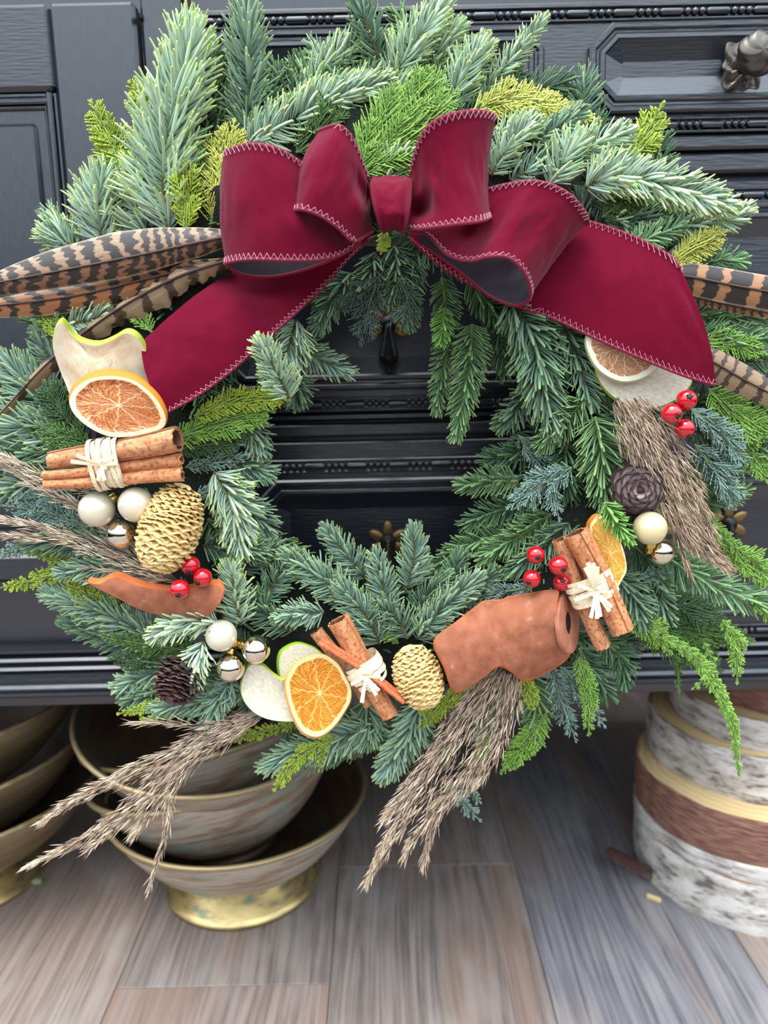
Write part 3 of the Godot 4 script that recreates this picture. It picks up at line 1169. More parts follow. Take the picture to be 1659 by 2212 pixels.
# ---------- feathers ----------
func feather(label: String, shaft: Array, d0: float, d1: float, upw: Array, low: Array, mt: String, curl := 0.004, fray := 0.0) -> void:
	var o := thing("pheasant_feather", label, "feather", "pheasant feathers tucked in the wreath")
	var p := spine(shaft, d0, d1)
	var f := frames(p)
	var n := p.size()
	var rows := []
	for k in n:
		var t := k / (n - 1.0)
		var fu := t * (upw.size() - 1)
		var ku := mini(int(fu), upw.size() - 2)
		var wu := mm(lerpf(upw[ku], upw[ku + 1], fu - ku), d0)
		var wl := mm(lerpf(low[ku], low[ku + 1], fu - ku), d0)
		var tg: Vector3 = f[k][0]
		var up := Vector3(0, 0, 1).cross(tg).normalized()
		if up.y < 0: up = -up
		var row := PackedVector3Array()
		for c in 13:
			var v := c / 6.0 - 1.0                         # -1 upper edge ... 1 lower edge
			var w := wu if v < 0 else wl
			var fr := 0.0
			if fray > 0.0: fr = fray * nz.get_noise_2d(k * 60.0, signf(v) * 30.0) * absf(v)
			row.append(p[k] + up * (-v) * w * (1.0 + fr) - tg * absf(v) * w * 0.25 - Vector3.BACK * curl * v * v)
		rows.append(row)
	put("vane", slab2(rows, 0.0004, MT[mt]), o)
	var m := M.new()
	var q := PackedVector3Array()
	var rad := []
	for k in n:
		q.append(p[k] + Vector3.BACK * 0.0006)
		rad.append(lerpf(0.0011, 0.0004, k / (n - 1.0)))
	tube(m, q, rad, 6)
	put("shaft", m.mesh(MT["shaft"]), o)

func slab2(rows: Array, th: float, mt: Material) -> ArrayMesh:   # as slab, with u along the rows
	var uvs := []
	for r in rows.size():
		var ur := PackedVector2Array()
		for c in rows[r].size(): ur.append(Vector2(r / (rows.size() - 1.0), c / (rows[r].size() - 1.0)))
		uvs.append(ur)
	var g := M.new()
	g.grid(rows, false, false, uvs)
	var k := g.v.size() / 2
	var flip := g.n[k].dot(CAM - g.v[k]) < 0
	if flip:
		g = M.new()
		g.grid(rows, false, true, uvs)
	var br := []
	var C: int = rows[0].size()
	for r in rows.size():
		var row := PackedVector3Array()
		for c in C: row.append(g.v[r * C + c] - g.n[r * C + c] * th)
		br.append(row)
	var b := M.new()
	b.grid(br, false, not flip, uvs)
	var m := g.mesh(mt)
	b.into(m, mt)
	return m

# ---------- baubles, berries, cones ----------
func bauble(label: String, px: float, py: float, r: float, d: float, mt: String, cap_dir: Vector3) -> void:
	var c := at(px, py, d)
	var R := mm(r, d)
	var o := thing("bauble", label, "bauble", "small glass baubles on the wreath", c)
	var m := M.new()
	lathe(m, sphere_prof(R, 24), 40)
	var b := Basis(Quaternion(Vector3.UP, cap_dir.normalized()))
	put("ball", m.mesh(MT[mt]), o).basis = b
	var cm := M.new()
	lathe(cm, [[R * 0.30, R * 0.92], [R * 0.32, R * 1.0], [R * 0.32, R * 1.24], [R * 0.26, R * 1.32], [0.0, R * 1.33]], 20)
	put("cap", cm.mesh(MT["gold_cap"]), o).basis = b

func berries(label: String, list: Array, d: float, root: Vector2) -> void:
	var o := thing("berry_pick", label, "berries", "sprays of red berries")
	var bp := at(root.x, root.y, d + 0.03)
	for q in list:                                          # x, y, r, calyx direction x, y
		var c := at(q[0], q[1], d + q[5])
		var R := mm(q[2], d)
		var dir := Vector3(q[3], -q[4], 0.75).normalized()
		var bs := Basis(Quaternion(Vector3.UP, dir))
		var m := M.new()
		var pr := sphere_prof(R, 18)
		pr[17] = [R * 0.2, R * 0.95]
		pr[18] = [0.0, R * 0.88]
		lathe(m, pr, 28)
		var b := put("berry", m.mesh(MT["berry"]), o)
		b.transform = Transform3D(bs, c)
		var cm := M.new()
		var rows := []
		for s in [[0.10, 0.88], [0.24, 0.92], [0.30, 1.03], [0.17, 1.12], [0.03, 1.10]]:
			var row := PackedVector3Array()
			for k in 21:
				var a := TAU * k / 20.0
				var rr: float = R * s[0] * (1.0 + 0.28 * cos(a * 5.0))
				row.append(Vector3(cos(a) * rr, R * s[1], sin(a) * rr))
			rows.append(row)
		cm.grid(rows, true, true)
		put("calyx", cm.mesh(MT["calyx"]), b)
		var sm := M.new()
		tube(sm, catmull([c - dir * R * 0.9, c.lerp(bp, 0.5) - Vector3.BACK * 0.006, bp], 5), [0.0006], 5)
		put("stem", sm.mesh(MT["calyx"]), o)
	base_move(o, bp)

func scale_mesh(w: float, l: float, cup: float, frill: float, seed_: int, mt: Material, mt_face: Material) -> ArrayMesh:
	# grows along +Y from the axis, faces +Z
	var rows := []
	for r in 7:
		var t := r / 6.0
		var row := PackedVector3Array()
		for c in 13:
			var u := c / 6.0 - 1.0
			var prof := lerpf(0.35, 1.0, sqrt(t)) * (1.0 - 0.30 * pow(t, 5.0))
			var fr := frill * t * t * nz.get_noise_2d(u * 34.0 + seed_ * 40.0, 5.0)
			row.append(Vector3(u * w * prof, l * t * (1.0 - 0.26 * u * u * t), -cup * l * (t * t) * 0.6 + cup * u * u * w * 0.9 * t + fr * w))
		rows.append(row)
	var m := M.new()
	m.grid(rows, false, false)
	var flip := m.n[45].z < 0
	if flip:
		m = M.new()
		m.grid(rows, false, true)
	var br := []
	for r in 7:
		var row := PackedVector3Array()
		for c in 13: row.append(rows[r][c] - m.n[r * 13 + c] * w * 0.06)
		br.append(row)
	var b := M.new()
	b.grid(br, false, not flip)
	var e := M.new()
	e.grid([rows[6], br[6]], false, flip)
	var mesh := m.mesh(mt_face)
	b.into(mesh, mt)
	e.into(mesh, mt)
	return mesh

# axis from stem a to tip b; rmax half width; open: how far scales stand out
func cone(label: String, a: Vector3, b: Vector3, rmax: float, n: int, mats: Array, sw: float, open: float, frill: float, cup: float, profile: Array) -> void:
	var o := thing("pine_cone", label, "pine cone", "cones wired to the wreath")
	var ax := (b - a).normalized()
	var L := a.distance_to(b)
	var up := (Vector3.BACK - ax * ax.z)
	if up.length() < 0.2: up = Vector3.UP - ax * ax.y
	up = up.normalized()
	var sd := ax.cross(up)
	var cm := M.new()
	var p := PackedVector3Array()
	var rad := []
	for k in 9:
		p.append(a.lerp(b, 0.03 + 0.9 * k / 8.0))
		rad.append(rmax * 0.5 * _prof(profile, k / 8.0))
	tube(cm, p, rad, 10)
	put("core", cm.mesh(mats[0]), o)
	var variants := []
	for k in 4: variants.append(scale_mesh(sw * rmax, rmax * 0.95, cup, frill, k, mats[0] if k % 2 == 0 else mats[1], mats[2]))
	for k in n:
		var t := (k + 0.5) / n
		var ang := k * 2.39996
		var rd := up * cos(ang) + sd * sin(ang)
		var pr := _prof(profile, t)
		var lean := lerpf(open, 1.25, pow(t, 3.0))
		var dir := (rd * cos(lean) + ax * sin(lean)).normalized()
		var base := a.lerp(b, t * 0.94) - ax * L * 0.03
		var fz := -rd * sin(lean) + ax * cos(lean)
		var bs := basis_yz(dir, fz)
		var s := maxf(pr, 0.3)
		var q := put("cone_scale", variants[k % 4], o)
		q.transform = Transform3D(bs * Basis.from_scale(Vector3(s, pr + 0.06, s)), base + rd * rmax * 0.08)
	base_move(o, a)

func _prof(p: Array, t: float) -> float:
	var f := t * (p.size() - 1)
	var k := mini(int(f), p.size() - 2)
	return lerpf(p[k], p[k + 1], f - k)

# ---------- the chest of drawers ----------
func oct_frame(parent: Node3D, x0: float, x1: float, y0: float, y1: float, z: float, ch: float) -> void:
	# moulded eight-sided frame round a sunk panel: rings of an octagon at steps (inset, height)
	var prof := [[0.0, 0.0], [0.0005, 0.0045], [0.002, 0.0062], [0.0045, 0.0062], [0.006, 0.0045], [0.0075, 0.0044], [0.009, 0.006], [0.0115, 0.0062], [0.0128, 0.0045], [0.0278, -0.0006]]
	var m := M.new()
	for e in 8:
		var rows := []
		for q in prof:
			var ins: float = q[0]
			var c := ch - ins * 0.5858
			var a0 := x0 + ins
			var a1 := x1 - ins
			var b0 := y0 + ins
			var b1 := y1 - ins
			var P := [Vector3(a0 + c, b0, 0), Vector3(a1 - c, b0, 0), Vector3(a1, b0 + c, 0), Vector3(a1, b1 - c, 0), Vector3(a1 - c, b1, 0), Vector3(a0 + c, b1, 0), Vector3(a0, b1 - c, 0), Vector3(a0, b0 + c, 0)]
			rows.append(PackedVector3Array([P[e] + Vector3(0, 0, z + q[1]), P[(e + 1) % 8] + Vector3(0, 0, z + q[1])]))
		for r in rows.size() - 1:
			m.poly([rows[r][0], rows[r][1], rows[r + 1][1], rows[r + 1][0]], Vector3(0, 0, 1))
	put("panel_moulding", m.mesh(MT["paint_h"]), parent)

func bead_strip(parent: Node3D, x0: float, x1: float, y: float, z: float, r: float) -> void:
	var bead := M.new()
	lathe(bead, sphere_prof(r, 8), 10)
	var bm := bead.mesh(MT["paint_h"])
	var reel := M.new()
	var L := r * 6.6
	lathe(reel, [[0.0, -L / 2], [r * 0.6, -L / 2 + r * 0.2], [r, -L / 2 + r * 0.9], [r, L / 2 - r * 0.9], [r * 0.6, L / 2 - r * 0.2], [0.0, L / 2]], 10)
	var rm := reel.mesh(MT["paint_h"])
	var x := x0 + L / 2
	while x < x1 - L / 2:
		var q := put("reel", rm, parent)
		q.transform = Transform3D(Basis(Vector3.BACK, PI / 2), Vector3(x, y, z))
		x += L / 2 + r * 0.9
		for k in 3:
			if x + r * 1.8 * k > x1: break
			var b := put("bead", bm, parent)
			b.position = Vector3(x + r * 1.9 * k, y, z)
		x += r * 1.9 * 2 + r * 0.9 + L / 2

func bar(parent: Node3D, called: String, x0: float, x1: float, y0: float, y1: float, z0: float, z1: float, mt := "paint_h", bev := 0.0015) -> MeshInstance3D:
	var m := M.new()
	cbox(m, Vector3((x0 + x1) / 2, (y0 + y1) / 2, (z0 + z1) / 2), Vector3(absf(x1 - x0), absf(y1 - y0), absf(z1 - z0)), bev)
	return put(called, m.mesh(MT[mt]), parent)

func make_chest() -> void:
	var o := thing("chest_of_drawers", "black painted wooden chest with octagonal panelled drawers behind the wreath", "chest of drawers")
	var D := 0.62
	var Z := -D
	var xl := -0.62
	var xr := 0.86
	var ybot := at(829, 1512, D - 0.02).y
	var ypl := at(60, 1404, D).y
	var ytop := 0.98
	bar(o, "carcass", xl, xr, ybot + 0.012, ytop, Z - 0.42, Z - 0.012, "paint_v", 0.002)
	# door on one side
	var dx1 := at(297, 100, D).x
	var dy1 := at(150, 3, D).y
	var dy0 := at(60, 1258, D).y
	var dx0 := dx1 - 0.40
	var px1 := at(120, 205, D).x
	var py1 := at(60, 195, D).y
	var py0 := at(60, 1198, D).y
	var px0 := dx0 + (dx1 - px1)
	var door := bar(o, "door", px0 - 0.004, px1 + 0.004, py0 - 0.004, py1 + 0.004, Z - 0.012, Z - 0.0075, "paint_v")
	bar(door, "stile", px1, dx1, dy0, dy1, Z - 0.012, Z, "paint_v", 0.003)
	bar(door, "stile", dx0, px0, dy0, dy1, Z - 0.012, Z, "paint_v", 0.003)
	bar(door, "rail", px0 + 0.0002, px1 - 0.0002, py1, dy1, Z - 0.012, Z - 0.0003, "paint_h", 0.003)
	bar(door, "rail", px0 + 0.0002, px1 - 0.0002, dy0, py0, Z - 0.012, Z - 0.0003, "paint_h", 0.003)
	# stepped moulding round the sunk door panel
	for st in [[0.000, 0.004, -0.004], [0.004, 0.0085, -0.0015], [0.0085, 0.0115, -0.0045]]:
		bar(door, "moulding", px1 - st[1], px1 - st[0], py0, py1, Z - 0.011, Z + st[2], "paint_v", 0.0012)
		bar(door, "moulding", px0, px1 - st[0], py1 - st[1], py1 - st[0], Z - 0.011, Z + st[2] - 0.0002, "paint_h", 0.0012)
	bar(door, "raised_field", px0 + 0.02, at(76, 300, D).x, py0 + 0.02, at(60, 260, D).y, Z - 0.012, Z - 0.0045, "paint_v", 0.003)
	# post between door and drawers
	var post := bar(o, "post", at(307, 100, D).x, at(398, 100, D).x, ypl, ytop, Z - 0.02, Z - 0.001, "paint_v", 0.002)
	bar(o, "hinge", at(301, 34, D).x, at(308, 34, D).x, at(301, 44, D).y, at(301, 28, D).y, Z - 0.006, Z + 0.0025, "iron_dark", 0.001)
	bar(o, "worn_edge", at(399, 60, D).x, at(402, 60, D).x, at(400, 300, D).y, ytop, Z - 0.012, Z - 0.0015, "bare_edge", 0.0004)
	# drawers: top, bottom, octagon rows, bead rows
	var fx0 := at(404, 100, D).x
	var fx1 := at(2040, 100, D).x
	var rows := [
		[at(500, 18, D).y, at(1500, 284, D).y, at(1500, 47, D).y, at(1500, 246, D).y, at(1500, 25, D).y, at(1540, 269, D).y],
		[at(1550, 387, D).y, at(829, 886, D).y, at(1550, 438, D).y, at(829, 842, D).y, at(1600, 422, D).y, at(829, 871, D).y],
		[at(829, 950, D).y, at(829, 1398, D).y, at(829, 1030, D).y, at(829, 1345, D).y, at(829, 1004, D).y, at(829, 1378, D).y]]
	for k in 3:
		var q: Array = rows[k]
		var dr := bar(o, "drawer", fx0, fx1, q[1], q[0], Z - 0.014, Z - 0.0005, "paint_h", 0.002)
		var ax0 := at(430, 100, D).x if k < 2 else at(556, 1060, D).x
		var ax1 := at(1175, 150, D).x
		var bx0 := at(1268, 150, D).x
		var bx1 := bx0 + (ax1 - ax0)
		oct_frame(dr, ax0, ax1, q[3], q[2], Z - 0.0006, 0.0165)
		oct_frame(dr, bx0, minf(bx1, fx1 - 0.006), q[3], q[2], Z - 0.0006, 0.0165)
		for yy in [q[4], q[5]]:
			bead_strip(dr, fx0 + 0.004, at(1800, 100, D).x, yy, Z + 0.0004, 0.0028)
			bar(dr, "bead_fillet", fx0 + 0.002, fx1 - 0.002, yy + 0.0036, yy + 0.0056, Z - 0.001, Z + 0.002, "paint_h", 0.0006)
			bar(dr, "bead_fillet", fx0 + 0.002, fx1 - 0.002, yy - 0.0056, yy - 0.0036, Z - 0.001, Z + 0.002, "paint_h", 0.0006)
	# rails between the drawers
	for q in [[at(1500, 292, D).y, at(1500, 324, D).y, 0.002], [at(1500, 329, D).y, at(1500, 374, D).y, 0.0], [at(829, 890, D).y, at(829, 909, D).y, -0.004], [at(829, 912, D).y, at(829, 942, D).y, 0.0]]:
		bar(o, "drawer_rail", fx0 - 0.002, fx1, q[1], q[0], Z - 0.014, Z + q[2], "paint_h", 0.002)
	# base moulding: one long profile
	var prof := [[1404, 0.0], [1406, 0.005], [1412, 0.005], [1415, 0.001], [1419, 0.003], [1423, 0.009], [1430, 0.011], [1435, 0.008], [1437, 0.009], [1442, 0.014], [1449, 0.016], [1454, 0.012], [1457, 0.006], [1472, 0.007], [1476, 0.012], [1481, 0.020], [1489, 0.023], [1495, 0.021], [1498, 0.023], [1505, 0.0235], [1508, 0.020], [1524, 0.019], [1525, -0.02]]
	var pr := [PackedVector3Array(), PackedVector3Array()]
	for q in prof:
		var y := at(60, q[0], D - q[1]).y
		pr[0].append(Vector3(xl, y, Z + q[1]))
		pr[1].append(Vector3(xr, y, Z + q[1]))
	var g := M.new()
	for k in prof.size() - 1:
		var e: Vector3 = pr[0][k + 1] - pr[0][k]
		g.poly([pr[0][k], pr[1][k], pr[1][k + 1], pr[0][k + 1]], Vector3(0, e.z, -e.y))
	put("base_moulding", g.mesh(MT["paint_h"]), o)
	bar(o, "bottom_board", xl, xr, at(60, 1525, D - 0.02).y, ypl - 0.002, Z - 0.42, Z - 0.001, "paint_h", 0.001)
	for x in [xl + 0.04, xr - 0.04]:
		for z in [Z - 0.04, Z - 0.38]:
			bar(o, "leg", x - 0.025, x + 0.025, 0.0, ybot + 0.01, z - 0.025, z + 0.025, "paint_v", 0.004)
	make_knob(o, at(1600, 146, D))
	make_drop(o, at(838, 700, D), Z, true)
	make_drop(o, at(838, 1168, D), Z, true)
	make_drop(o, at(1570, 1130, D), Z, true)

func make_knob(o: Node3D, c: Vector3) -> void:
	# ornate knob: lobed back plate with raised scrolls, neck, scrolled ball
	var rows := []
	var N := 64
	for q in [[1.0, 0.0], [1.02, 0.0025], [0.93, 0.0042], [0.84, 0.0030], [0.70, 0.0046], [0.55, 0.0032], [0.42, 0.006], [0.02, 0.006]]:
		var row := PackedVector3Array()
		for k in N + 1:
			var a := TAU * k / N
			var lob := 1.0 + 0.12 * cos(a * 4.0 + PI) + 0.07 * cos(a * 8.0) + 0.03 * cos(a * 14.0)
			var r: float = 0.0168 * q[0] * (lob if q[0] > 0.5 else 1.0)
			row.append(c + Vector3(cos(a) * r * 0.92, sin(a) * r * 1.1, q[1] + 0.0008 * sin(a * 8.0 + q[0] * 7.0) * (1.0 if q[0] > 0.4 and q[0] < 0.98 else 0.0)))
		rows.append(row)
	var m := M.new()
	m.grid(rows, true, false)
	if m.n[m.n.size() - 40].z < 0:
		m = M.new()
		m.grid(rows, true, true)
	var kn := put("knob", m.mesh(MT["iron"]), o)
	var b := M.new()
	lathe(b, [[0.008, 0.0], [0.006, 0.004], [0.0052, 0.009], [0.006, 0.013], [0.008, 0.015]], 24)
	put("neck", b.mesh(MT["iron"]), kn).transform = Transform3D(Basis(Vector3.RIGHT, PI / 2), c + Vector3(0, 0, 0.004))
	var s := M.new()
	var R := 0.0145
	var rs := []
	for i in 29:
		var th := PI * i / 28.0
		var row := PackedVector3Array()
		for k in 49:
			var a := TAU * k / 48.0
			var sc := 1.0 + 0.055 * sin(a * 5.0 + th * 4.5) * sin(th) * absf(sin(a * 5.0 + th * 4.5))
			var rr := R * sc
			row.append(c + Vector3(cos(a) * sin(th) * rr, sin(a) * sin(th) * rr, 0.026 + cos(th) * rr * 0.62))
		rs.append(row)
	s.grid(rs, true, false)
	if s.n[s.n.size() / 2].dot(s.v[s.v.size() / 2] - c - Vector3(0, 0, 0.026)) < 0:
		s = M.new()
		s.grid(rs, true, true)
	put("ball", s.mesh(MT["iron"]), kn)

func make_drop(o: Node3D, c: Vector3, z: float, flower: bool) -> void:
	# flower plate with a ring of petals and a hanging drop
	var m := M.new()
	lathe(m, [[0.0065, 0.0], [0.0068, 0.004], [0.005, 0.0085], [0.0, 0.0098]], 20)
	var h := put("drop_handle", m.mesh(MT["iron_dark"]), o)
	h.transform = Transform3D(Basis(Vector3.RIGHT, PI / 2), c)
	for k in 6:
		var a := TAU * k / 6.0 + PI / 2
		var pm := M.new()
		var rows := []
		for i in 9:
			var th := PI * i / 8.0
			var row := PackedVector3Array()
			for j in 13:
				var b := TAU * j / 12.0
				row.append(Vector3(cos(b) * sin(th) * 0.0042, 0.0045 + cos(th) * 0.0075, sin(b) * sin(th) * 0.0018))
			rows.append(row)
		pm.grid(rows, true, true)
		var p := put("petal", pm.mesh(MT["old_brass"]), h)
		p.transform = h.transform.affine_inverse() * Transform3D(Basis(Vector3.BACK, a - PI / 2), c + Vector3(cos(a), sin(a), 0) * 0.0055 + Vector3(0, 0, 0.002))
	var d := M.new()
	lathe(d, [[0.0, -0.041], [0.0022, -0.040], [0.0028, -0.037], [0.0022, -0.035], [0.0062, -0.031], [0.0078, -0.0275], [0.0078, -0.0262], [0.0070, -0.025], [0.0074, -0.024], [0.0056, -0.018], [0.0030, -0.009], [0.0024, -0.003], [0.0, -0.001]], 20)
	var dd := put("drop", d.mesh(MT["iron_dark"]), h)
	dd.transform = h.transform.affine_inverse() * Transform3D(Basis.IDENTITY, c + Vector3(0, 0.002, 0.0085))

# ---------- bowls and log slices on the floor ----------
func bowl(label: String, where: Vector3, tilt: Basis, R: float, H: float, foot_r: float, foot_h: float, mats: Array, group: String) -> void:
	var o := thing("footed_bowl", label, "bowl", group, where)
	o.basis = tilt
	var out := []
	var inn := []
	for k in 13:
		var t := k / 12.0
		var r := lerpf(foot_r * 0.55, R, pow(t, 0.62))
		out.append([r, foot_h + H * pow(t, 1.35)])
		inn.append([maxf(r - 0.004, 0.0), foot_h + 0.004 + (H - 0.004) * pow(t, 1.35)])
	var m := M.new()
	lathe(m, out, 64, 0.004)
	var mesh := m.mesh(mats[0])
	var mi := M.new()
	inn.reverse()
	inn.append([0.0, foot_h + 0.004])
	lathe(mi, inn, 64, 0.004)
	mi.into(mesh, mats[1])
	put("bowl_body", mesh, o)
	var rm := M.new()
	var path := PackedVector3Array()
	for k in 65:
		var a := TAU * k / 64.0
		path.append(Vector3(cos(a) * (R - 0.001), foot_h + H, sin(a) * (R - 0.001)))
	tube(rm, path, [0.0024], 8, false)
	put("rim", rm.mesh(mats[2]), o)
	var f := M.new()
	lathe(f, [[foot_r * 0.92, 0.0], [foot_r, 0.001], [foot_r, 0.005], [foot_r * 0.95, 0.008], [foot_r * 0.86, foot_h * 0.55], [foot_r * 0.72, foot_h * 0.9], [foot_r * 0.66, foot_h + 0.006]], 56)
	put("foot", f.mesh(mats[3]), o)

func log_slice(label: String, where: Vector3, r: float, h: float, bark: Material, tilt: Basis, sd: int) -> void:
	var o := thing("log_slice", label, "log slice", "log slices stacked under the chest", where)
	o.basis = tilt
	var rows := []
	var N := 72
	for i in 9:
		var t := i / 8.0
		var row := PackedVector3Array()
		for k in N + 1:
			var a := TAU * k / N
			var rr := r * (1.0 + 0.03 * nz.get_noise_3d(cos(a) * 35 + sd * 20, sin(a) * 35, t * 6.0) + 0.006 * nz.get_noise_3d(cos(a) * 300, sin(a) * 300, t * 90.0 + sd))
			if i == 0 or i == 8: rr -= 0.0012
			row.append(Vector3(cos(a) * rr, h * t, sin(a) * rr))
		rows.append(row)
	var m := M.new()
	m.grid(rows, true, true, [], 2.0, 1.0)
	put("bark", m.mesh(bark), o)
	for top in [true, false]:
		var f := M.new()
		var fr := []
		var uv := []
		for i in 6:
			var t := maxf(i / 5.0, 0.003)
			var row := PackedVector3Array()
			var ur := PackedVector2Array()
			for k in N + 1:
				var e: Vector3 = rows[8 if top else 0][k]
				row.append(Vector3(e.x * t, e.y, e.z * t))
				ur.append(Vector2(0.5, 0.5) + Vector2(e.x, e.z) / r * 0.5 * t)
			fr.append(row)
			uv.append(ur)
		f.grid(fr, true, not top, uv)
		if (f.n[100].y < 0) == top:
			f = M.new()
			f.grid(fr, true, top, uv)
		put("cut_face", f.mesh(MT["log_face"]), o)

# ---------- build ----------
func _ready() -> void:
	rng.seed = 20241
	nz.seed = 7
	nz.frequency = 0.05
	nz.fractal_octaves = 3
	var cam := Camera3D.new()
	cam.name = "camera"
	cam.transform = Transform3D(CB, CAM)
	var ca := CameraAttributesPhysical.new()
	ca.frustum_focal_length = 26.28
	ca.frustum_focus_distance = 0.485
	ca.exposure_aperture = 4.6
	cam.attributes = ca
	add_child(cam)
	cam.fov = rad_to_deg(2.0 * atan(1106.0 / FPX))
	cam.near = 0.02
	cam.far = 60.0
	cam.current = true
	var we := WorldEnvironment.new()
	we.name = "world"
	var env := Environment.new()
	env.background_mode = Environment.BG_SKY
	var sky := Sky.new()
	var sm := ProceduralSkyMaterial.new()
	sm.sky_top_color = Color(0.9, 0.95, 1.0)
	sm.sky_energy_multiplier = 1.8
	sm.sky_horizon_color = Color(0.22, 0.245, 0.28)
	sm.sky_curve = 0.34
	sm.ground_bottom_color = Color(0.12, 0.117, 0.113)
	sm.ground_horizon_color = Color(0.15, 0.15, 0.16)
	sky.sky_material = sm
	env.sky = sky
	env.tonemap_mode = Environment.TONE_MAPPER_LINEAR
	env.tonemap_exposure = 1.25
	env.sdfgi_enabled = true
	env.ssao_enabled = true
	env.ssil_enabled = true
	we.environment = env
	add_child(we)
	var sun := DirectionalLight3D.new()
	sun.name = "overcast_sun"
	sun.light_color = Color(1.0, 0.98, 0.95)
	sun.light_energy = 0.75
	sun.light_angular_distance = 35.0
	sun.shadow_enabled = true
	sun.sky_mode = DirectionalLight3D.SKY_MODE_LIGHT_ONLY
	sun.basis = Basis.looking_at(Vector3(0.12, -1.0, -0.30), Vector3.UP)
	add_child(sun)
	make_materials()
	make_templates()
	make_setting()
	make_chest()
	make_floor_things()
	make_wreath()
	make_bow()
	make_ornaments()

func make_setting() -> void:
	var fl := MeshInstance3D.new()
	fl.name = "floor"
	var m := M.new()
	cbox(m, Vector3(0, -0.03, 0.1), Vector3(3.4, 0.04, 3.0), 0.002)
	fl.mesh = m.mesh(MT["underlay"])
	fl.set_meta("kind", "structure")
	add_child(fl)
	# planks run away from the camera; the lane edges and one end joint follow the photograph
	var edges := [-1.697, -1.514, -1.332, -1.149, -0.967, -0.784, -0.602, -0.419, -0.237, -0.055, 0.128, 0.31, 0.492, 0.675, 0.857, 1.04, 1.222, 1.405, 1.587, 1.697]
	var zj := at(460, 2130, 0.56)
	var dirv := (zj - CAM).normalized()
	var zend := CAM.z + dirv.z * (CAM.y / -dirv.y)
	for k in edges.size() - 1:
		var x0: float = edges[k]
		var x1: float = edges[k + 1]
		var joint := zend if k == 8 else -0.35 + fposmod(k * 0.47, 1.0) * 1.1 + (0.6 if k in [9, 10, 11] else 0.0)
		var cuts := [-1.4]
		var z := joint - 1.22
		while z < -1.35: z += 1.22
		while z < 1.55:
			cuts.append(z)
			z += 1.22
		cuts.append(1.6)
		for c in cuts.size() - 1:
			var ti: int = [1, 0, 2, 1, 3, 0, 1, 2, 1, 0, 2, 3][(k * 1 + c * 5 + 4) % 12]
			if k == 8: ti = 1 if c == 0 else 0
			if k == 9: ti = 1
			if k == 10: ti = 2
			if k == 11: ti = 3
			var pm := M.new()
			cbox(pm, Vector3((x0 + x1) / 2, -0.005, (cuts[c] + cuts[c + 1]) / 2), Vector3(x1 - x0 - 0.0005, 0.01, cuts[c + 1] - cuts[c] - 0.0006), 0.0004)
			for q in pm.t.size(): pm.t[q] = Vector2((pm.v[q].x - x0) / 0.1825 + k * 0.13, pm.v[q].z / 1.1 + c * 0.37 + k * 0.21)
			put("plank", pm.mesh(MT["plank_%d" % ti]), fl)
	var w := MeshInstance3D.new()
	w.name = "wall_back"
	var wm := M.new()
	cbox(wm, Vector3(0, 0.9, -1.17), Vector3(3.4, 1.9, 0.06), 0.002)
	w.mesh = wm.mesh(MT["wall_paint"])
	w.set_meta("kind", "structure")
	add_child(w)

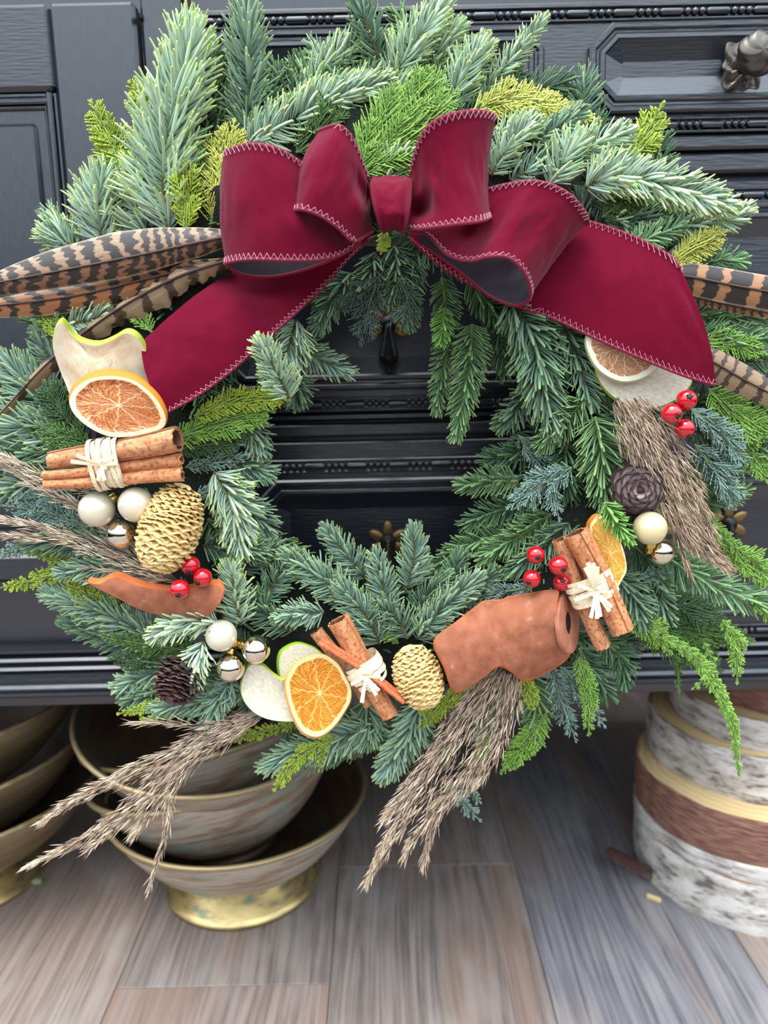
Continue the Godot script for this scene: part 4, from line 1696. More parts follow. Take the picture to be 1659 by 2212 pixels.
func make_floor_things() -> void:
	var patina := [MT["bowl_patina"], MT["bowl_inside"], MT["bowl_rim"], MT["bowl_brass"]]
	var nested := [MT["bowl_patina"], MT["bowl_inside"], MT["bowl_rim"], MT["bowl_inside"]]
	var gold := [MT["bowl_gold"], MT["bowl_inside"], MT["bowl_gold"], MT["bowl_brass"]]
	var tilt := Basis(Vector3.BACK, deg_to_rad(10.0)) * Basis(Vector3.RIGHT, deg_to_rad(-6.0))
	var P := Vector3(-0.153, 0.0, -0.705)
	bowl("verdigris metal footed bowl at the bottom of its stack, gold base on the floor", P, Basis.IDENTITY, 0.128, 0.075, 0.078, 0.026, patina, "stack of verdigris bowls")
	bowl("verdigris metal bowl nested second from the floor in the tall stack", P + Vector3(-0.004, 0.035, 0.0), tilt, 0.126, 0.090, 0.04, 0.012, nested, "stack of verdigris bowls")
	bowl("verdigris metal bowl third from the floor, below the topmost one", P + Vector3(-0.012, 0.072, -0.004), tilt, 0.122, 0.090, 0.04, 0.012, nested, "stack of verdigris bowls")
	bowl("topmost verdigris bowl with dark brown inside showing, just under the chest", P + Vector3(-0.022, 0.104, 0.0), Basis(Vector3.BACK, deg_to_rad(-4.0)) * Basis(Vector3.RIGHT, deg_to_rad(10.0)), 0.126, 0.082, 0.04, 0.012, nested, "stack of verdigris bowls")
	var Q := Vector3(-0.445, 0.0, -0.72)
	var t2 := Basis(Vector3.BACK, deg_to_rad(4.0))
	bowl("plain brass footed bowl at the bottom of the stack cut by the frame edge", Q, Basis.IDENTITY, 0.15, 0.085, 0.08, 0.03, gold, "stack of plain brass bowls")
	bowl("plain brass bowl in the middle of the stack cut by the frame edge", Q + Vector3(0, 0.044, 0), t2, 0.148, 0.092, 0.04, 0.012, gold, "stack of plain brass bowls")
	bowl("plain brass bowl on top of the stack cut by the frame edge", Q + Vector3(0, 0.092, 0), t2, 0.146, 0.092, 0.04, 0.012, gold, "stack of plain brass bowls")
	var L := Vector3(0.366, 0.0, -0.711)
	log_slice("thick white birch slice lying on the floor at the bottom of the log stack", L, 0.1115, 0.051, MT["birch"], Basis.IDENTITY, 1)
	log_slice("thin white birch slice second from the floor, under the brown one", L + Vector3(0.0, 0.0512, 0.0005), 0.112, 0.0175, MT["birch"], Basis(Vector3.UP, 1.0), 2)
	log_slice("brown-barked log slice in the middle of the stack with pale cut face", L + Vector3(0.0, 0.069, 0.0), 0.112, 0.044, MT["bark_brown"], Basis.IDENTITY, 3)
	log_slice("grey and white birch slice with black rough bark above the brown slice", L + Vector3(0.012, 0.1132, -0.021), 0.106, 0.046, MT["birch"], Basis(Vector3.UP, 2.2), 4)
	log_slice("pale birch slice fifth from the floor, second from the top of the log stack", L + Vector3(0.020, 0.1594, -0.017), 0.095, 0.030, MT["birch"], Basis(Vector3.UP, 4.0), 5)
	log_slice("small narrow brown log slice on top of the birch stack", L + Vector3(0.024, 0.1896, -0.010), 0.076, 0.026, MT["bark_brown"], Basis(Vector3.UP, 4.0), 6)
	# chips on the floor
	for q in [["wood_chip", "pale wood chip lying on the floor beside the log stack", 1412, 1945, 0.014, 0.0042, -0.62, "chip"], ["wood_chip", "greenish chip on the floor beside the brass bowl foot", 78, 1908, 0.012, 0.006, 0.05, "chip_green"]]:
		var r := CB * Vector3((q[2] - 829.5) / FPX, (1106.0 - q[3]) / FPX, -1.0)
		var p := CAM + r * (CAM.y / -r.y)
		var o := thing(q[0], q[1], "wood chip", "", p)
		var m := M.new()
		cbox(m, Vector3(0, 0.0025, 0), Vector3(q[4], 0.005, q[5]), 0.0012)
		put("splinter", m.mesh(MT[q[7]]), o)
		o.rotation.y = q[6]
	var r2 := CB * Vector3((1350 - 829.5) / FPX, (1106.0 - 1900) / FPX, -1.0)
	var p2 := CAM + r2 * (CAM.y / -r2.y)
	var bk := thing("bark_curl", "dark curl of loose bark on the floor beside the log stack", "bark", "", p2)
	var rows := []
	for i in 9:
		var row := PackedVector3Array()
		for k in 9:
			var a := -0.6 + 2.6 * k / 8.0
			row.append(Vector3(cos(a) * 0.014 + 0.003 * nz.get_noise_2d(i * 6.0, k * 6.0), 0.012 + sin(a) * 0.012, -0.022 + 0.044 * i / 8.0))
		rows.append(row)
	put("bark_sheet", slab(rows, 0.0018, MT["cone_dark"], MT["cone_plum"], 4), bk)
	bk.rotation.y = 0.7

func make_wreath() -> void:
	var c0 := at(825, 892, 0.545)
	var w := thing("evergreen_wreath", "round wreath of fir, cypress and juniper sprigs hanging before the black chest", "wreath", "", c0)
	var holder := Node3D.new()                              # builds in world space, handed to the wreath below
	add_child(holder)
	var rows := []
	for k in 73:
		var a := TAU * k / 72.0
		var row := PackedVector3Array()
		for s in 25:
			var b := TAU * s / 24.0
			var rr := 0.045 * (1.0 + 0.25 * nz.get_noise_3d(cos(a) * 60.0, sin(a) * 60.0, b * 9.0))
			var R := 0.160 + cos(b) * rr * 0.95
			row.append(c0 + Vector3(cos(a) * R, sin(a) * R * 1.02, sin(b) * rr * 0.8))
		rows.append(row)
	for r in rows: r[24] = r[0]
	var m := M.new()
	m.grid(rows, true, false)
	if m.n[6].z < 0:
		m = M.new()
		m.grid(rows, true, true)
	put("moss_ring", m.mesh(MT["moss"]), holder)
	# under layer: sprigs laid round the ring
	for k in 174:
		var a := TAU * k / 174.0 * 3.0 + rf(-0.1, 0.1)
		var lane := k % 3
		var R: float = [0.128, 0.165, 0.205][lane] + rf(-0.012, 0.012)
		var zoff: float = [0.010, 0.022, 0.008][lane] + rf(-0.006, 0.006)
		var s := c0 + Vector3(cos(a) * R, sin(a) * R, zoff)
		var out := Vector3(cos(a), sin(a), 0)
		var tan := Vector3(-sin(a), cos(a), 0) * (1.0 if rng.randf() < 0.65 else -1.0)
		var dir: Vector3 = [tan - out * rf(0.0, 0.45), tan + out * rf(-0.3, 0.5), tan * rf(0.3, 1.0) + out * rf(0.4, 1.0)][lane]
		dir = dir.normalized() + Vector3(0, 0, rf(-0.15, 0.12))
		var l := rf(0.038, 0.056)
		if lane == 0: l *= 0.8
		var p := catmull([s, s + dir * l * 0.5 + Vector3(0, 0, 0.003), s + dir * l], 7)
		var col: String = ["noble_dark", "flat_dark", "noble_blue", "flat", "noble_dark", "flat_dark"][rng.randi() % 6]
		fir_on(holder, p, "flat" if col.begins_with("flat") else "brush", col, rf(0.014, 0.019), 0.58)
	make_sprigs(holder)
	for ch in holder.get_children():
		holder.remove_child(ch)
		w.add_child(ch, true)
		(ch as Node3D).position -= c0
	holder.free()

func make_sprigs(w: Node3D) -> void:
	# --- top ---
	fir(w, [455, 330, 462, 230, 458, 150], .535, .535, 55, "noble_dark")
	fir(w, [535, 300, 538, 200, 535, 110, 530, 30], .530, .528, 62, "noble_blue", "brush", 1.15)
	fir(w, [640, 240, 700, 150, 780, 80], .535, .535, 52, "noble")
	fir(w, [750, 220, 790, 130, 800, 90], .54, .54, 46, "noble_dark")
	fir(w, [840, 190, 885, 110, 945, 25], .528, .528, 58, "noble", "brush", 1.1)
	fir(w, [890, 200, 940, 120, 985, 65], .535, .535, 45, "noble")
	fir(w, [955, 250, 995, 170, 1036, 105], .525, .525, 55, "noble", "brush", 1.1)
	fir(w, [1030, 230, 1060, 185, 1110, 120, 1166, 50], .53, .53, 36, "noble", "brush", .9)
	fir(w, [1000, 230, 1060, 190, 1120, 175], .54, .54, 40, "noble_dark")
	fir(w, [530, 315, 620, 268, 720, 215, 815, 185], .515, .515, 62, "noble", "brush", 1.2)
	fir(w, [600, 330, 690, 300, 780, 260], .52, .52, 50, "noble_dark")
	fir(w, [640, 200, 730, 180, 850, 120], .545, .545, 55, "noble_dark")
	fir(w, [480, 320, 560, 250, 600, 170], .535, .535, 50, "noble_dark")
	fir(w, [860, 300, 900, 230, 960, 170], .535, .535, 50, "noble_dark")
	fir(w, [700, 300, 760, 230, 800, 170], .528, .528, 52, "noble_blue")
	fir(w, [640, 290, 660, 220, 650, 150], .545, .54, 52, "noble_dark")
	fir(w, [900, 260, 870, 200, 830, 150], .54, .54, 52, "noble_dark")
	fir(w, [560, 330, 540, 280, 500, 230], .53, .53, 50, "noble_blue")
	fir(w, [980, 290, 1020, 250, 1070, 230], .525, .525, 48, "noble_dark")
	fir(w, [720, 270, 800, 240, 880, 180], .525, .525, 50, "noble")
	fir(w, [430, 300, 440, 230, 430, 160], .545, .545, 48, "noble_dark")
	# --- upper left ---
	cyp(w, [300, 430, 265, 350, 210, 245], .53, .53, 62, "lime", 3.2)
	cyp(w, [345, 330, 320, 260, 300, 190], .53, .53, 50, "lime", 3.2)
	fir(w, [368, 500, 352, 400, 362, 290, 392, 180, 408, 95], .512, .515, 95, "noble", "brush", 1.15)
	fir(w, [330, 520, 300, 460, 285, 400], .52, .52, 70, "noble")
	fir(w, [222, 530, 212, 455, 222, 392], .52, .52, 70, "noble")
	fir(w, [180, 560, 140, 520, 115, 500], .53, .53, 55, "noble")
	cyp(w, [455, 490, 480, 380, 500, 290], .512, .512, 62, "gold", 3.0)
	cyp(w, [480, 480, 470, 400, 450, 310], .516, .516, 60, "fresh", 2.6)
	cyp(w, [400, 500, 405, 440, 402, 375], .503, .500, 55, "lime", 3.2)
	# --- behind the bow ---
	cyp(w, [760, 370, 840, 280, 930, 185], .505, .505, 85, "fresh", 2.8)
	cyp(w, [770, 380, 860, 310, 960, 220], .502, .502, 75, "fresh", 2.8)
	cyp(w, [640, 330, 690, 290, 720, 240], .508, .508, 60, "green", 2.4)
	cyp(w, [800, 390, 850, 370, 910, 320], .503, .503, 50, "fresh", 2.6)
	cyp(w, [1020, 240, 1100, 215, 1200, 225], .515, .515, 55, "gold", 3.0)
	cyp(w, [1090, 240, 1170, 225, 1280, 255], .52, .52, 40, "gold", 3.0)
	fir(w, [830, 400, 850, 350, 880, 330], .505, .505, 40, "noble")
	# --- upper right ---
	fir(w, [1060, 380, 1100, 310, 1145, 275], .505, .505, 45, "noble")
	fir(w, [1140, 310, 1200, 280, 1250, 245], .51, .51, 38, "noble_blue")
	fir(w, [1075, 300, 1110, 280, 1150, 262], .512, .512, 40, "noble")
	fir(w, [1185, 400, 1215, 350, 1240, 308], .500, .500, 55, "noble")
	fir(w, [1235, 345, 1290, 310, 1345, 292], .507, .507, 48, "noble")
	fir(w, [1100, 390, 1160, 360, 1200, 340], .505, .505, 45, "noble_blue")
	cyp(w, [1350, 360, 1385, 310, 1422, 242], .52, .52, 48, "lime", 3.2)
	fir(w, [1265, 405, 1320, 380, 1420, 395, 1500, 420, 1560, 440], .495, .50, 58, "noble", "brush", 1.25)
	fir(w, [1430, 480, 1500, 490, 1560, 478, 1608, 455], .51, .515, 42, "noble", "brush", .9)
	cyp(w, [1300, 470, 1340, 440, 1375, 430], .505, .505, 45, "green", 2.8)
	fir(w, [1280, 440, 1310, 420, 1350, 440], .512, .512, 45, "noble_blue")
	fir(w, [1305, 480, 1330, 470, 1375, 490], .512, .512, 38, "noble")
	fir(w, [1360, 530, 1410, 512, 1465, 488], .495, .50, 40, "flat_light", "flat", 1.2)
	fir(w, [1330, 470, 1400, 480, 1440, 500], .512, .512, 45, "noble_dark")
	cyp(w, [1440, 580, 1490, 545, 1550, 510], .505, .505, 50, "gold", 3.0)
	fir(w, [1490, 590, 1550, 562, 1598, 565], .515, .515, 40, "flat_light", "flat")
	fir(w, [1380, 470, 1450, 450, 1520, 470], .52, .52, 40, "noble_dark")
	# --- right side ---
	fir(w, [1480, 680, 1560, 690, 1640, 680], .52, .52, 50, "flat", "flat")
	fir(w, [1500, 720, 1580, 735, 1680, 730], .515, .515, 50, "flat_light", "flat")
	fir(w, [1530, 650, 1600, 640, 1690, 660], .525, .525, 48, "flat_light", "flat")
	cyp(w, [1500, 740, 1570, 740, 1640, 760], .508, .508, 45, "fresh", 2.6)
	fir(w, [1540, 800, 1600, 780, 1690, 780], .525, .525, 48, "flat", "flat")
	cyp(w, [1530, 840, 1590, 900, 1660, 930], .505, .505, 65, "fresh", 3.0)
	cyp(w, [1545, 830, 1620, 850, 1680, 900], .510, .510, 60, "green", 3.0)
	cyp(w, [1560, 900, 1620, 980, 1650, 1030], .512, .512, 40, "fresh", 3.0)
	fir(w, [1570, 920, 1620, 950, 1665, 1000], .515, .515, 52, "flat", "flat")
	fir(w, [1560, 980, 1610, 990, 1650, 960], .52, .52, 52, "flat_light", "flat")
	cyp(w, [1490, 880, 1550, 930, 1600, 990], .495, .497, 60, "juniper", 2.2, 19)
	cyp(w, [1500, 960, 1550, 1020, 1580, 1080], .498, .498, 55, "juniper", 2.2, 19)
	fir(w, [1480, 1090, 1550, 1080, 1605, 1062], .515, .515, 42, "flat", "flat")
	fir(w, [1470, 1000, 1520, 1030, 1570, 1050], .51, .51, 42, "flat", "flat")
	cyp(w, [1500, 1100, 1560, 1160, 1640, 1220], .512, .512, 35, "fresh", 2.8)
	cyp(w, [1560, 1180, 1610, 1210, 1665, 1250], .515, .515, 55, "fresh", 3.2)
	fir(w, [1420, 1190, 1500, 1240, 1590, 1285, 1690, 1305], .515, .52, 62, "flat_light", "flat", 1.1)
	fir(w, [1380, 1230, 1420, 1280, 1440, 1330], .51, .51, 46, "noble_dark")
	fir(w, [1370, 1180, 1400, 1210, 1430, 1260], .505, .505, 46, "flat_dark", "flat")
	cyp(w, [1310, 1260, 1370, 1250, 1430, 1240], .502, .502, 45, "juniper", 2.0, 19)
	cyp(w, [1330, 1330, 1440, 1350, 1600, 1380], .515, .515, 70, "green", 2.6)
	cyp(w, [1350, 1300, 1440, 1310, 1540, 1330], .51, .51, 62, "deep", 2.6)
	cyp(w, [1380, 1380, 1470, 1400, 1540, 1440], .515, .515, 58, "green", 2.8)
	cyp(w, [1430, 1370, 1500, 1420, 1545, 1480, 1580, 1560, 1596, 1668], .50, .49, 26, "fresh", 3.4, 11)
	cyp(w, [1560, 1340, 1590, 1390, 1592, 1465], .505, .50, 32, "fresh", 3.2)
	cyp(w, [1460, 1410, 1465, 1450, 1466, 1500], .52, .52, 16, "green", 3.2)
	cyp(w, [1520, 1390, 1535, 1420, 1542, 1440], .505, .505, 18, "fresh", 3.2)
	cyp(w, [1545, 1440, 1530, 1460, 1500, 1485], .495, .495, 22, "fresh", 3.2)
	cyp(w, [1620, 1290, 1650, 1320, 1670, 1340], .515, .515, 25, "fresh", 3.2)
	cyp(w, [1350, 1350, 1400, 1360, 1440, 1400], .50, .50, 45, "fresh", 3.0)
	# --- inner right ---
	fir(w, [900, 540, 880, 620, 880, 690], .53, .53, 45, "noble_dark")
	fir(w, [955, 600, 962, 670, 955, 730], .525, .52, 42, "flat", "flat", 1.3)
	fir(w, [960, 665, 958, 700, 953, 735], .515, .512, 32, "bright", "flat", 1.3)
	fir(w, [985, 690, 960, 790, 945, 880], .53, .525, 40, "flat", "flat", 1.2)
	fir(w, [1020, 700, 1014, 790, 988, 930], .52, .515, 50, "flat", "flat", 1.5)
	fir(w, [1010, 600, 1060, 660, 1100, 700], .525, .525, 50, "flat", "flat")
	fir(w, [1100, 640, 1150, 720, 1165, 800, 1190, 900], .505, .50, 74, "noble_dark", "brush", 1.2)
	fir(w, [1215, 690, 1240, 760, 1275, 860], .505, .50, 52, "noble_dark")
	fir(w, [1070, 640, 1080, 720, 1090, 800], .53, .53, 50, "flat_dark", "flat")
	fir(w, [1150, 830, 1120, 880, 1085, 915], .525, .525, 42, "noble_dark")
	fir(w, [1265, 860, 1230, 900, 1178, 955], .50, .50, 56, "flat", "flat", 1.2)
	fir(w, [1180, 930, 1120, 980, 1060, 990], .525, .525, 52, "flat_dark", "flat")
	fir(w, [1285, 900, 1300, 980, 1312, 1080], .495, .492, 74, "flat", "flat", 1.6)
	fir(w, [1230, 940, 1220, 1000, 1230, 1060], .51, .51, 56, "flat_dark", "flat")
	fir(w, [1305, 1085, 1325, 1120, 1355, 1165], .47, .466, 36, "bright", "flat", 1.5)
	fir(w, [1120, 1040, 1060, 1040, 1002, 1048], .52, .52, 45, "flat", "flat", 1.2)
	fir(w, [1130, 1090, 1070, 1105, 1010, 1130], .52, .52, 45, "flat_dark", "flat", 1.2)
	fir(w, [1100, 1150, 1020, 1175, 935, 1222], .52, .52, 46, "flat", "flat", 1.2)
	fir(w, [1190, 1110, 1120, 1160, 1050, 1200], .51, .51, 52, "flat", "flat", 1.3)
	fir(w, [1230, 1130, 1180, 1180, 1110, 1230], .508, .508, 50, "noble_dark")
	cyp(w, [1235, 1010, 1180, 1040, 1115, 1085], .497, .49, 55, "juniper", 2.6, 17)
	cyp(w, [1200, 1000, 1190, 1050, 1205, 1110], .497, .492, 38, "juniper", 2.6, 19)
	cyp(w, [1120, 940, 1150, 980, 1200, 1000], .51, .51, 42, "juniper", 2.0, 19)
	cyp(w, [1150, 1270, 1080, 1280, 1000, 1300], .50, .50, 40, "juniper", 2.2, 19)
	fir(w, [1350, 930, 1330, 900, 1310, 870], .505, .505, 45, "noble_dark")
	cyp(w, [1330, 1130, 1350, 1170, 1350, 1220], .495, .495, 30, "juniper_dark", 2.0, 19)
	fir(w, [1330, 1240, 1365, 1280, 1385, 1340], .50, .50, 50, "noble_dark")
	# --- under the bow ---
	fir(w, [810, 545, 800, 590, 770, 630], .525, .525, 45, "noble_dark")
	fir(w, [760, 590, 720, 640, 690, 700], .525, .525, 45, "noble_dark")
	fir(w, [850, 530, 860, 590, 840, 640], .525, .525, 45, "noble_dark")
	cyp(w, [830, 580, 800, 650, 785, 720], .52, .515, 55, "juniper_dark", 1.7, 19)
	cyp(w, [860, 600, 880, 650, 850, 690], .515, .51, 45, "juniper_dark", 1.7, 19)
	cyp(w, [800, 600, 770, 640, 740, 650], .52, .52, 45, "juniper_dark", 1.7, 19)
	cyp(w, [830, 500, 830, 520, 825, 540], .49, .488, 22, "lime", 3.0, 10)
	fir(w, [590, 700, 660, 760, 742, 800], .53, .53, 52, "noble_blue", "flat", 1.2)
	fir(w, [640, 690, 620, 760, 590, 830], .515, .51, 60, "noble", "brush", 1.2)
	fir(w, [625, 860, 598, 805, 568, 748], .482, .470, 46, "noble", "brush", 1.0)
	fir(w, [600, 780, 640, 830, 640, 860], .535, .535, 45, "noble_dark")
	cyp(w, [380, 945, 470, 915, 570, 890], .50, .50, 60, "fresh", 2.8)
	cyp(w, [420, 900, 510, 865, 605, 862], .495, .497, 45, "lime", 2.8)
	cyp(w, [380, 970, 450, 960, 530, 940], .503, .503, 48, "deep", 2.6)
	fir(w, [480, 890, 540, 920, 560, 970], .515, .515, 46, "noble_blue")
	# --- left inner ---
	cyp(w, [400, 1010, 460, 1000, 520, 985], .505, .505, 40, "juniper", 2.0, 19)
	cyp(w, [420, 1070, 460, 1060, 500, 1040], .50, .50, 36, "juniper", 2.0, 19)
	fir(w, [500, 1000, 545, 1010, 575, 1020], .52, .52, 45, "noble_blue")
	fir(w, [462, 1020, 500, 1080, 520, 1170], .502, .50, 66, "noble", "brush", 1.2)
	fir(w, [500, 1080, 545, 1110, 570, 1150], .52, .52, 55, "noble_blue")
	fir(w, [440, 1180, 500, 1180, 560, 1190], .505, .505, 50, "noble_dark")
	fir(w, [450, 1120, 480, 1160, 490, 1220], .51, .51, 50, "flat", "flat")
	fir(w, [520, 1240, 560, 1200, 600, 1190], .515, .515, 46, "noble_blue")
	fir(w, [520, 1350, 508, 1290, 500, 1235], .492, .49, 52, "noble", "brush", 1.1)
	fir(w, [570, 1300, 600, 1250, 640, 1210], .505, .505, 46, "noble_dark")
	# --- bottom centre ---
	fir(w, [760, 1300, 700, 1250, 630, 1205], .505, .505, 52, "noble_blue", "brush", 1.2)
	fir(w, [790, 1250, 750, 1200, 710, 1152], .515, .515, 44, "noble_blue")
	fir(w, [880, 1270, 893, 1215, 895, 1152], .505, .505, 46, "noble_blue", "brush", 1.1)
	fir(w, [838, 1330, 828, 1270, 815, 1205], .50, .50, 44, "noble_blue")
	fir(w, [700, 1322, 660, 1325, 606, 1332], .488, .486, 40, "noble_blue", "brush", 1.1)
	fir(w, [820, 1390, 790, 1330, 740, 1270], .498, .495, 52, "noble_blue", "brush", 1.1)
	fir(w, [880, 1380, 860, 1340, 830, 1310], .495, .495, 48, "noble_dark")
	fir(w, [900, 1380, 950, 1320, 1020, 1255], .498, .498, 52, "noble_blue", "brush", 1.2)
	fir(w, [960, 1330, 975, 1270, 990, 1210], .51, .51, 46, "noble_dark")
	fir(w, [640, 1360, 580, 1330, 560, 1290], .502, .502, 46, "noble_dark")
	fir(w, [1000, 1330, 1030, 1280, 1060, 1240], .505, .505, 44, "noble_dark")
	fir(w, [900, 1330, 920, 1290, 960, 1250], .505, .505, 44, "noble_dark")
	# --- left outer ---
	fir(w, [150, 730, 115, 690, 95, 660], .52, .52, 48, "flat_light", "flat")
	fir(w, [150, 700, 200, 690, 230, 680], .512, .512, 45, "noble")
	cyp(w, [160, 740, 120, 700, 90, 660], .515, .515, 35, "lime", 2.8)
	cyp(w, [330, 720, 310, 690, 300, 660], .505, .505, 40, "fresh", 2.8)
	cyp(w, [180, 660, 240, 650, 300, 640], .515, .515, 40, "deep", 2.6)
	fir(w, [120, 800, 100, 760, 88, 720], .525, .525, 40, "noble_blue")
	fir(w, [150, 940, 90, 860, 30, 800], .515, .52, 74, "noble_blue", "brush", 1.1)
	fir(w, [170, 970, 80, 930, -10, 900], .51, .515, 66, "noble_blue", "brush", 1.1)
	fir(w, [190, 1010, 100, 980, 10, 985], .51, .515, 60, "noble_dark")
	cyp(w, [190, 960, 140, 900, 110, 850], .50, .50, 60, "deep", 2.6)
	cyp(w, [200, 970, 150, 950, 100, 930], .498, .498, 50, "green", 2.6)
	fir(w, [150, 1040, 70, 1040, -10, 1070], .515, .52, 50, "noble_blue")
	cyp(w, [190, 1140, 110, 1110, 20, 1095], .505, .505, 48, "juniper", 2.2, 19)
	cyp(w, [170, 1090, 110, 1075, 40, 1080], .508, .508, 42, "juniper", 2.2, 19)
	fir(w, [260, 1180, 170, 1170, 80, 1175], .51, .51, 48, "noble_dark")
	fir(w, [290, 1220, 220, 1225, 140, 1235], .505, .505, 46, "noble_blue")
	cyp(w, [90, 1170, 50, 1180, 0, 1200], .515, .515, 35, "juniper", 2.2, 19)
	cyp(w, [210, 1240, 120, 1245, 0, 1270], .518, .52, 34, "lime", 3.2)
	cyp(w, [160, 1210, 110, 1200, 60, 1190], .518, .52, 26, "lime", 3.2)
	cyp(w, [260, 1300, 200, 1290, 160, 1270], .515, .515, 40, "lime", 2.8)
	fir(w, [360, 1400, 240, 1330, 120, 1285], .515, .52, 58, "noble_blue", "brush", 1.1)
	fir(w, [340, 1420, 250, 1380, 155, 1345], .53, .53, 48, "noble_dark")
	cyp(w, [430, 1410, 340, 1395, 240, 1380], .505, .505, 45, "green", 2.6)
	cyp(w, [400, 1440, 320, 1430, 250, 1425], .508, .508, 40, "deep", 2.6)
	# --- bottom left ---
	fir(w, [475, 1345, 410, 1340, 345, 1368], .478, .475, 52, "noble", "brush", 1.0)
	fir(w, [440, 1385, 425, 1430, 410, 1470], .476, .474, 46, "noble", "brush", 1.0)
	fir(w, [390, 1440, 320, 1460, 268, 1480], .515, .515, 48, "noble_blue")
	fir(w, [380, 1480, 330, 1500, 280, 1510], .515, .515, 44, "noble_dark")
	cyp(w, [410, 1520, 340, 1525, 265, 1540], .502, .502, 30, "lime", 3.2)
	cyp(w, [390, 1540, 340, 1550, 300, 1560], .502, .502, 20, "lime", 3.2)
	fir(w, [530, 1490, 440, 1515, 345, 1530], .498, .498, 46, "noble_blue", "brush", 1.1)
	fir(w, [500, 1470, 470, 1510, 450, 1555], .495, .495, 44, "noble_blue")
	cyp(w, [650, 1560, 570, 1580, 500, 1600], .515, .515, 26, "lime", 3.0)
	fir(w, [830, 1560, 740, 1590, 650, 1620, 585, 1650], .508, .508, 55, "noble_blue", "brush", 1.2)
	fir(w, [800, 1600, 720, 1620, 640, 1650], .53, .53, 45, "noble_dark")
	cyp(w, [720, 1590, 650, 1635, 598, 1700], .495, .495, 32, "lime", 3.0)
	cyp(w, [720, 1590, 700, 1620, 690, 1660], .497, .497, 20, "lime", 3.0)
	fir(w, [910, 1520, 880, 1590, 835, 1665], .505, .505, 58, "noble_blue", "brush", 1.2)
	fir(w, [790, 1510, 800, 1560, 790, 1600], .505, .505, 46, "noble_dark")
	cyp(w, [1010, 1480, 960, 1520, 915, 1560], .497, .497, 40, "lime", 3.0)
	cyp(w, [860, 1390, 850, 1380, 845, 1375], .495, .495, 28, "fresh", 2.8)
	fir(w, [1150, 1460, 1160, 1530, 1150, 1590], .515, .515, 50, "flat", "flat", 1.1)
	fir(w, [1250, 1400, 1280, 1450, 1310, 1500], .515, .515, 48, "flat_dark", "flat")
	cyp(w, [1190, 1440, 1210, 1510, 1240, 1590], .508, .506, 42, "juniper", 2.0, 19)
	cyp(w, [1210, 1440, 1250, 1490, 1300, 1560], .508, .506, 42, "juniper", 2.0, 19)
	cyp(w, [1250, 1420, 1270, 1490, 1272, 1575], .502, .50, 36, "fresh", 3.0)
	cyp(w, [1180, 1540, 1140, 1600, 1095, 1655], .512, .512, 52, "fresh", 3.2)
	cyp(w, [1130, 1460, 1140, 1490, 1150, 1520], .50, .50, 34, "lime", 2.8)
	cyp(w, [960, 1690, 990, 1720, 1030, 1765], .515, .512, 36, "juniper", 2.4, 19)
	cyp(w, [1010, 1690, 1020, 1710, 1035, 1730], .515, .515, 24, "juniper", 2.4, 19)
	cyp(w, [1050, 1580, 1040, 1620, 1020, 1650], .50, .50, 28, "fresh", 2.8)
	fir(w, [1300, 1380, 1340, 1420, 1350, 1470], .515, .515, 46, "flat_dark", "flat")

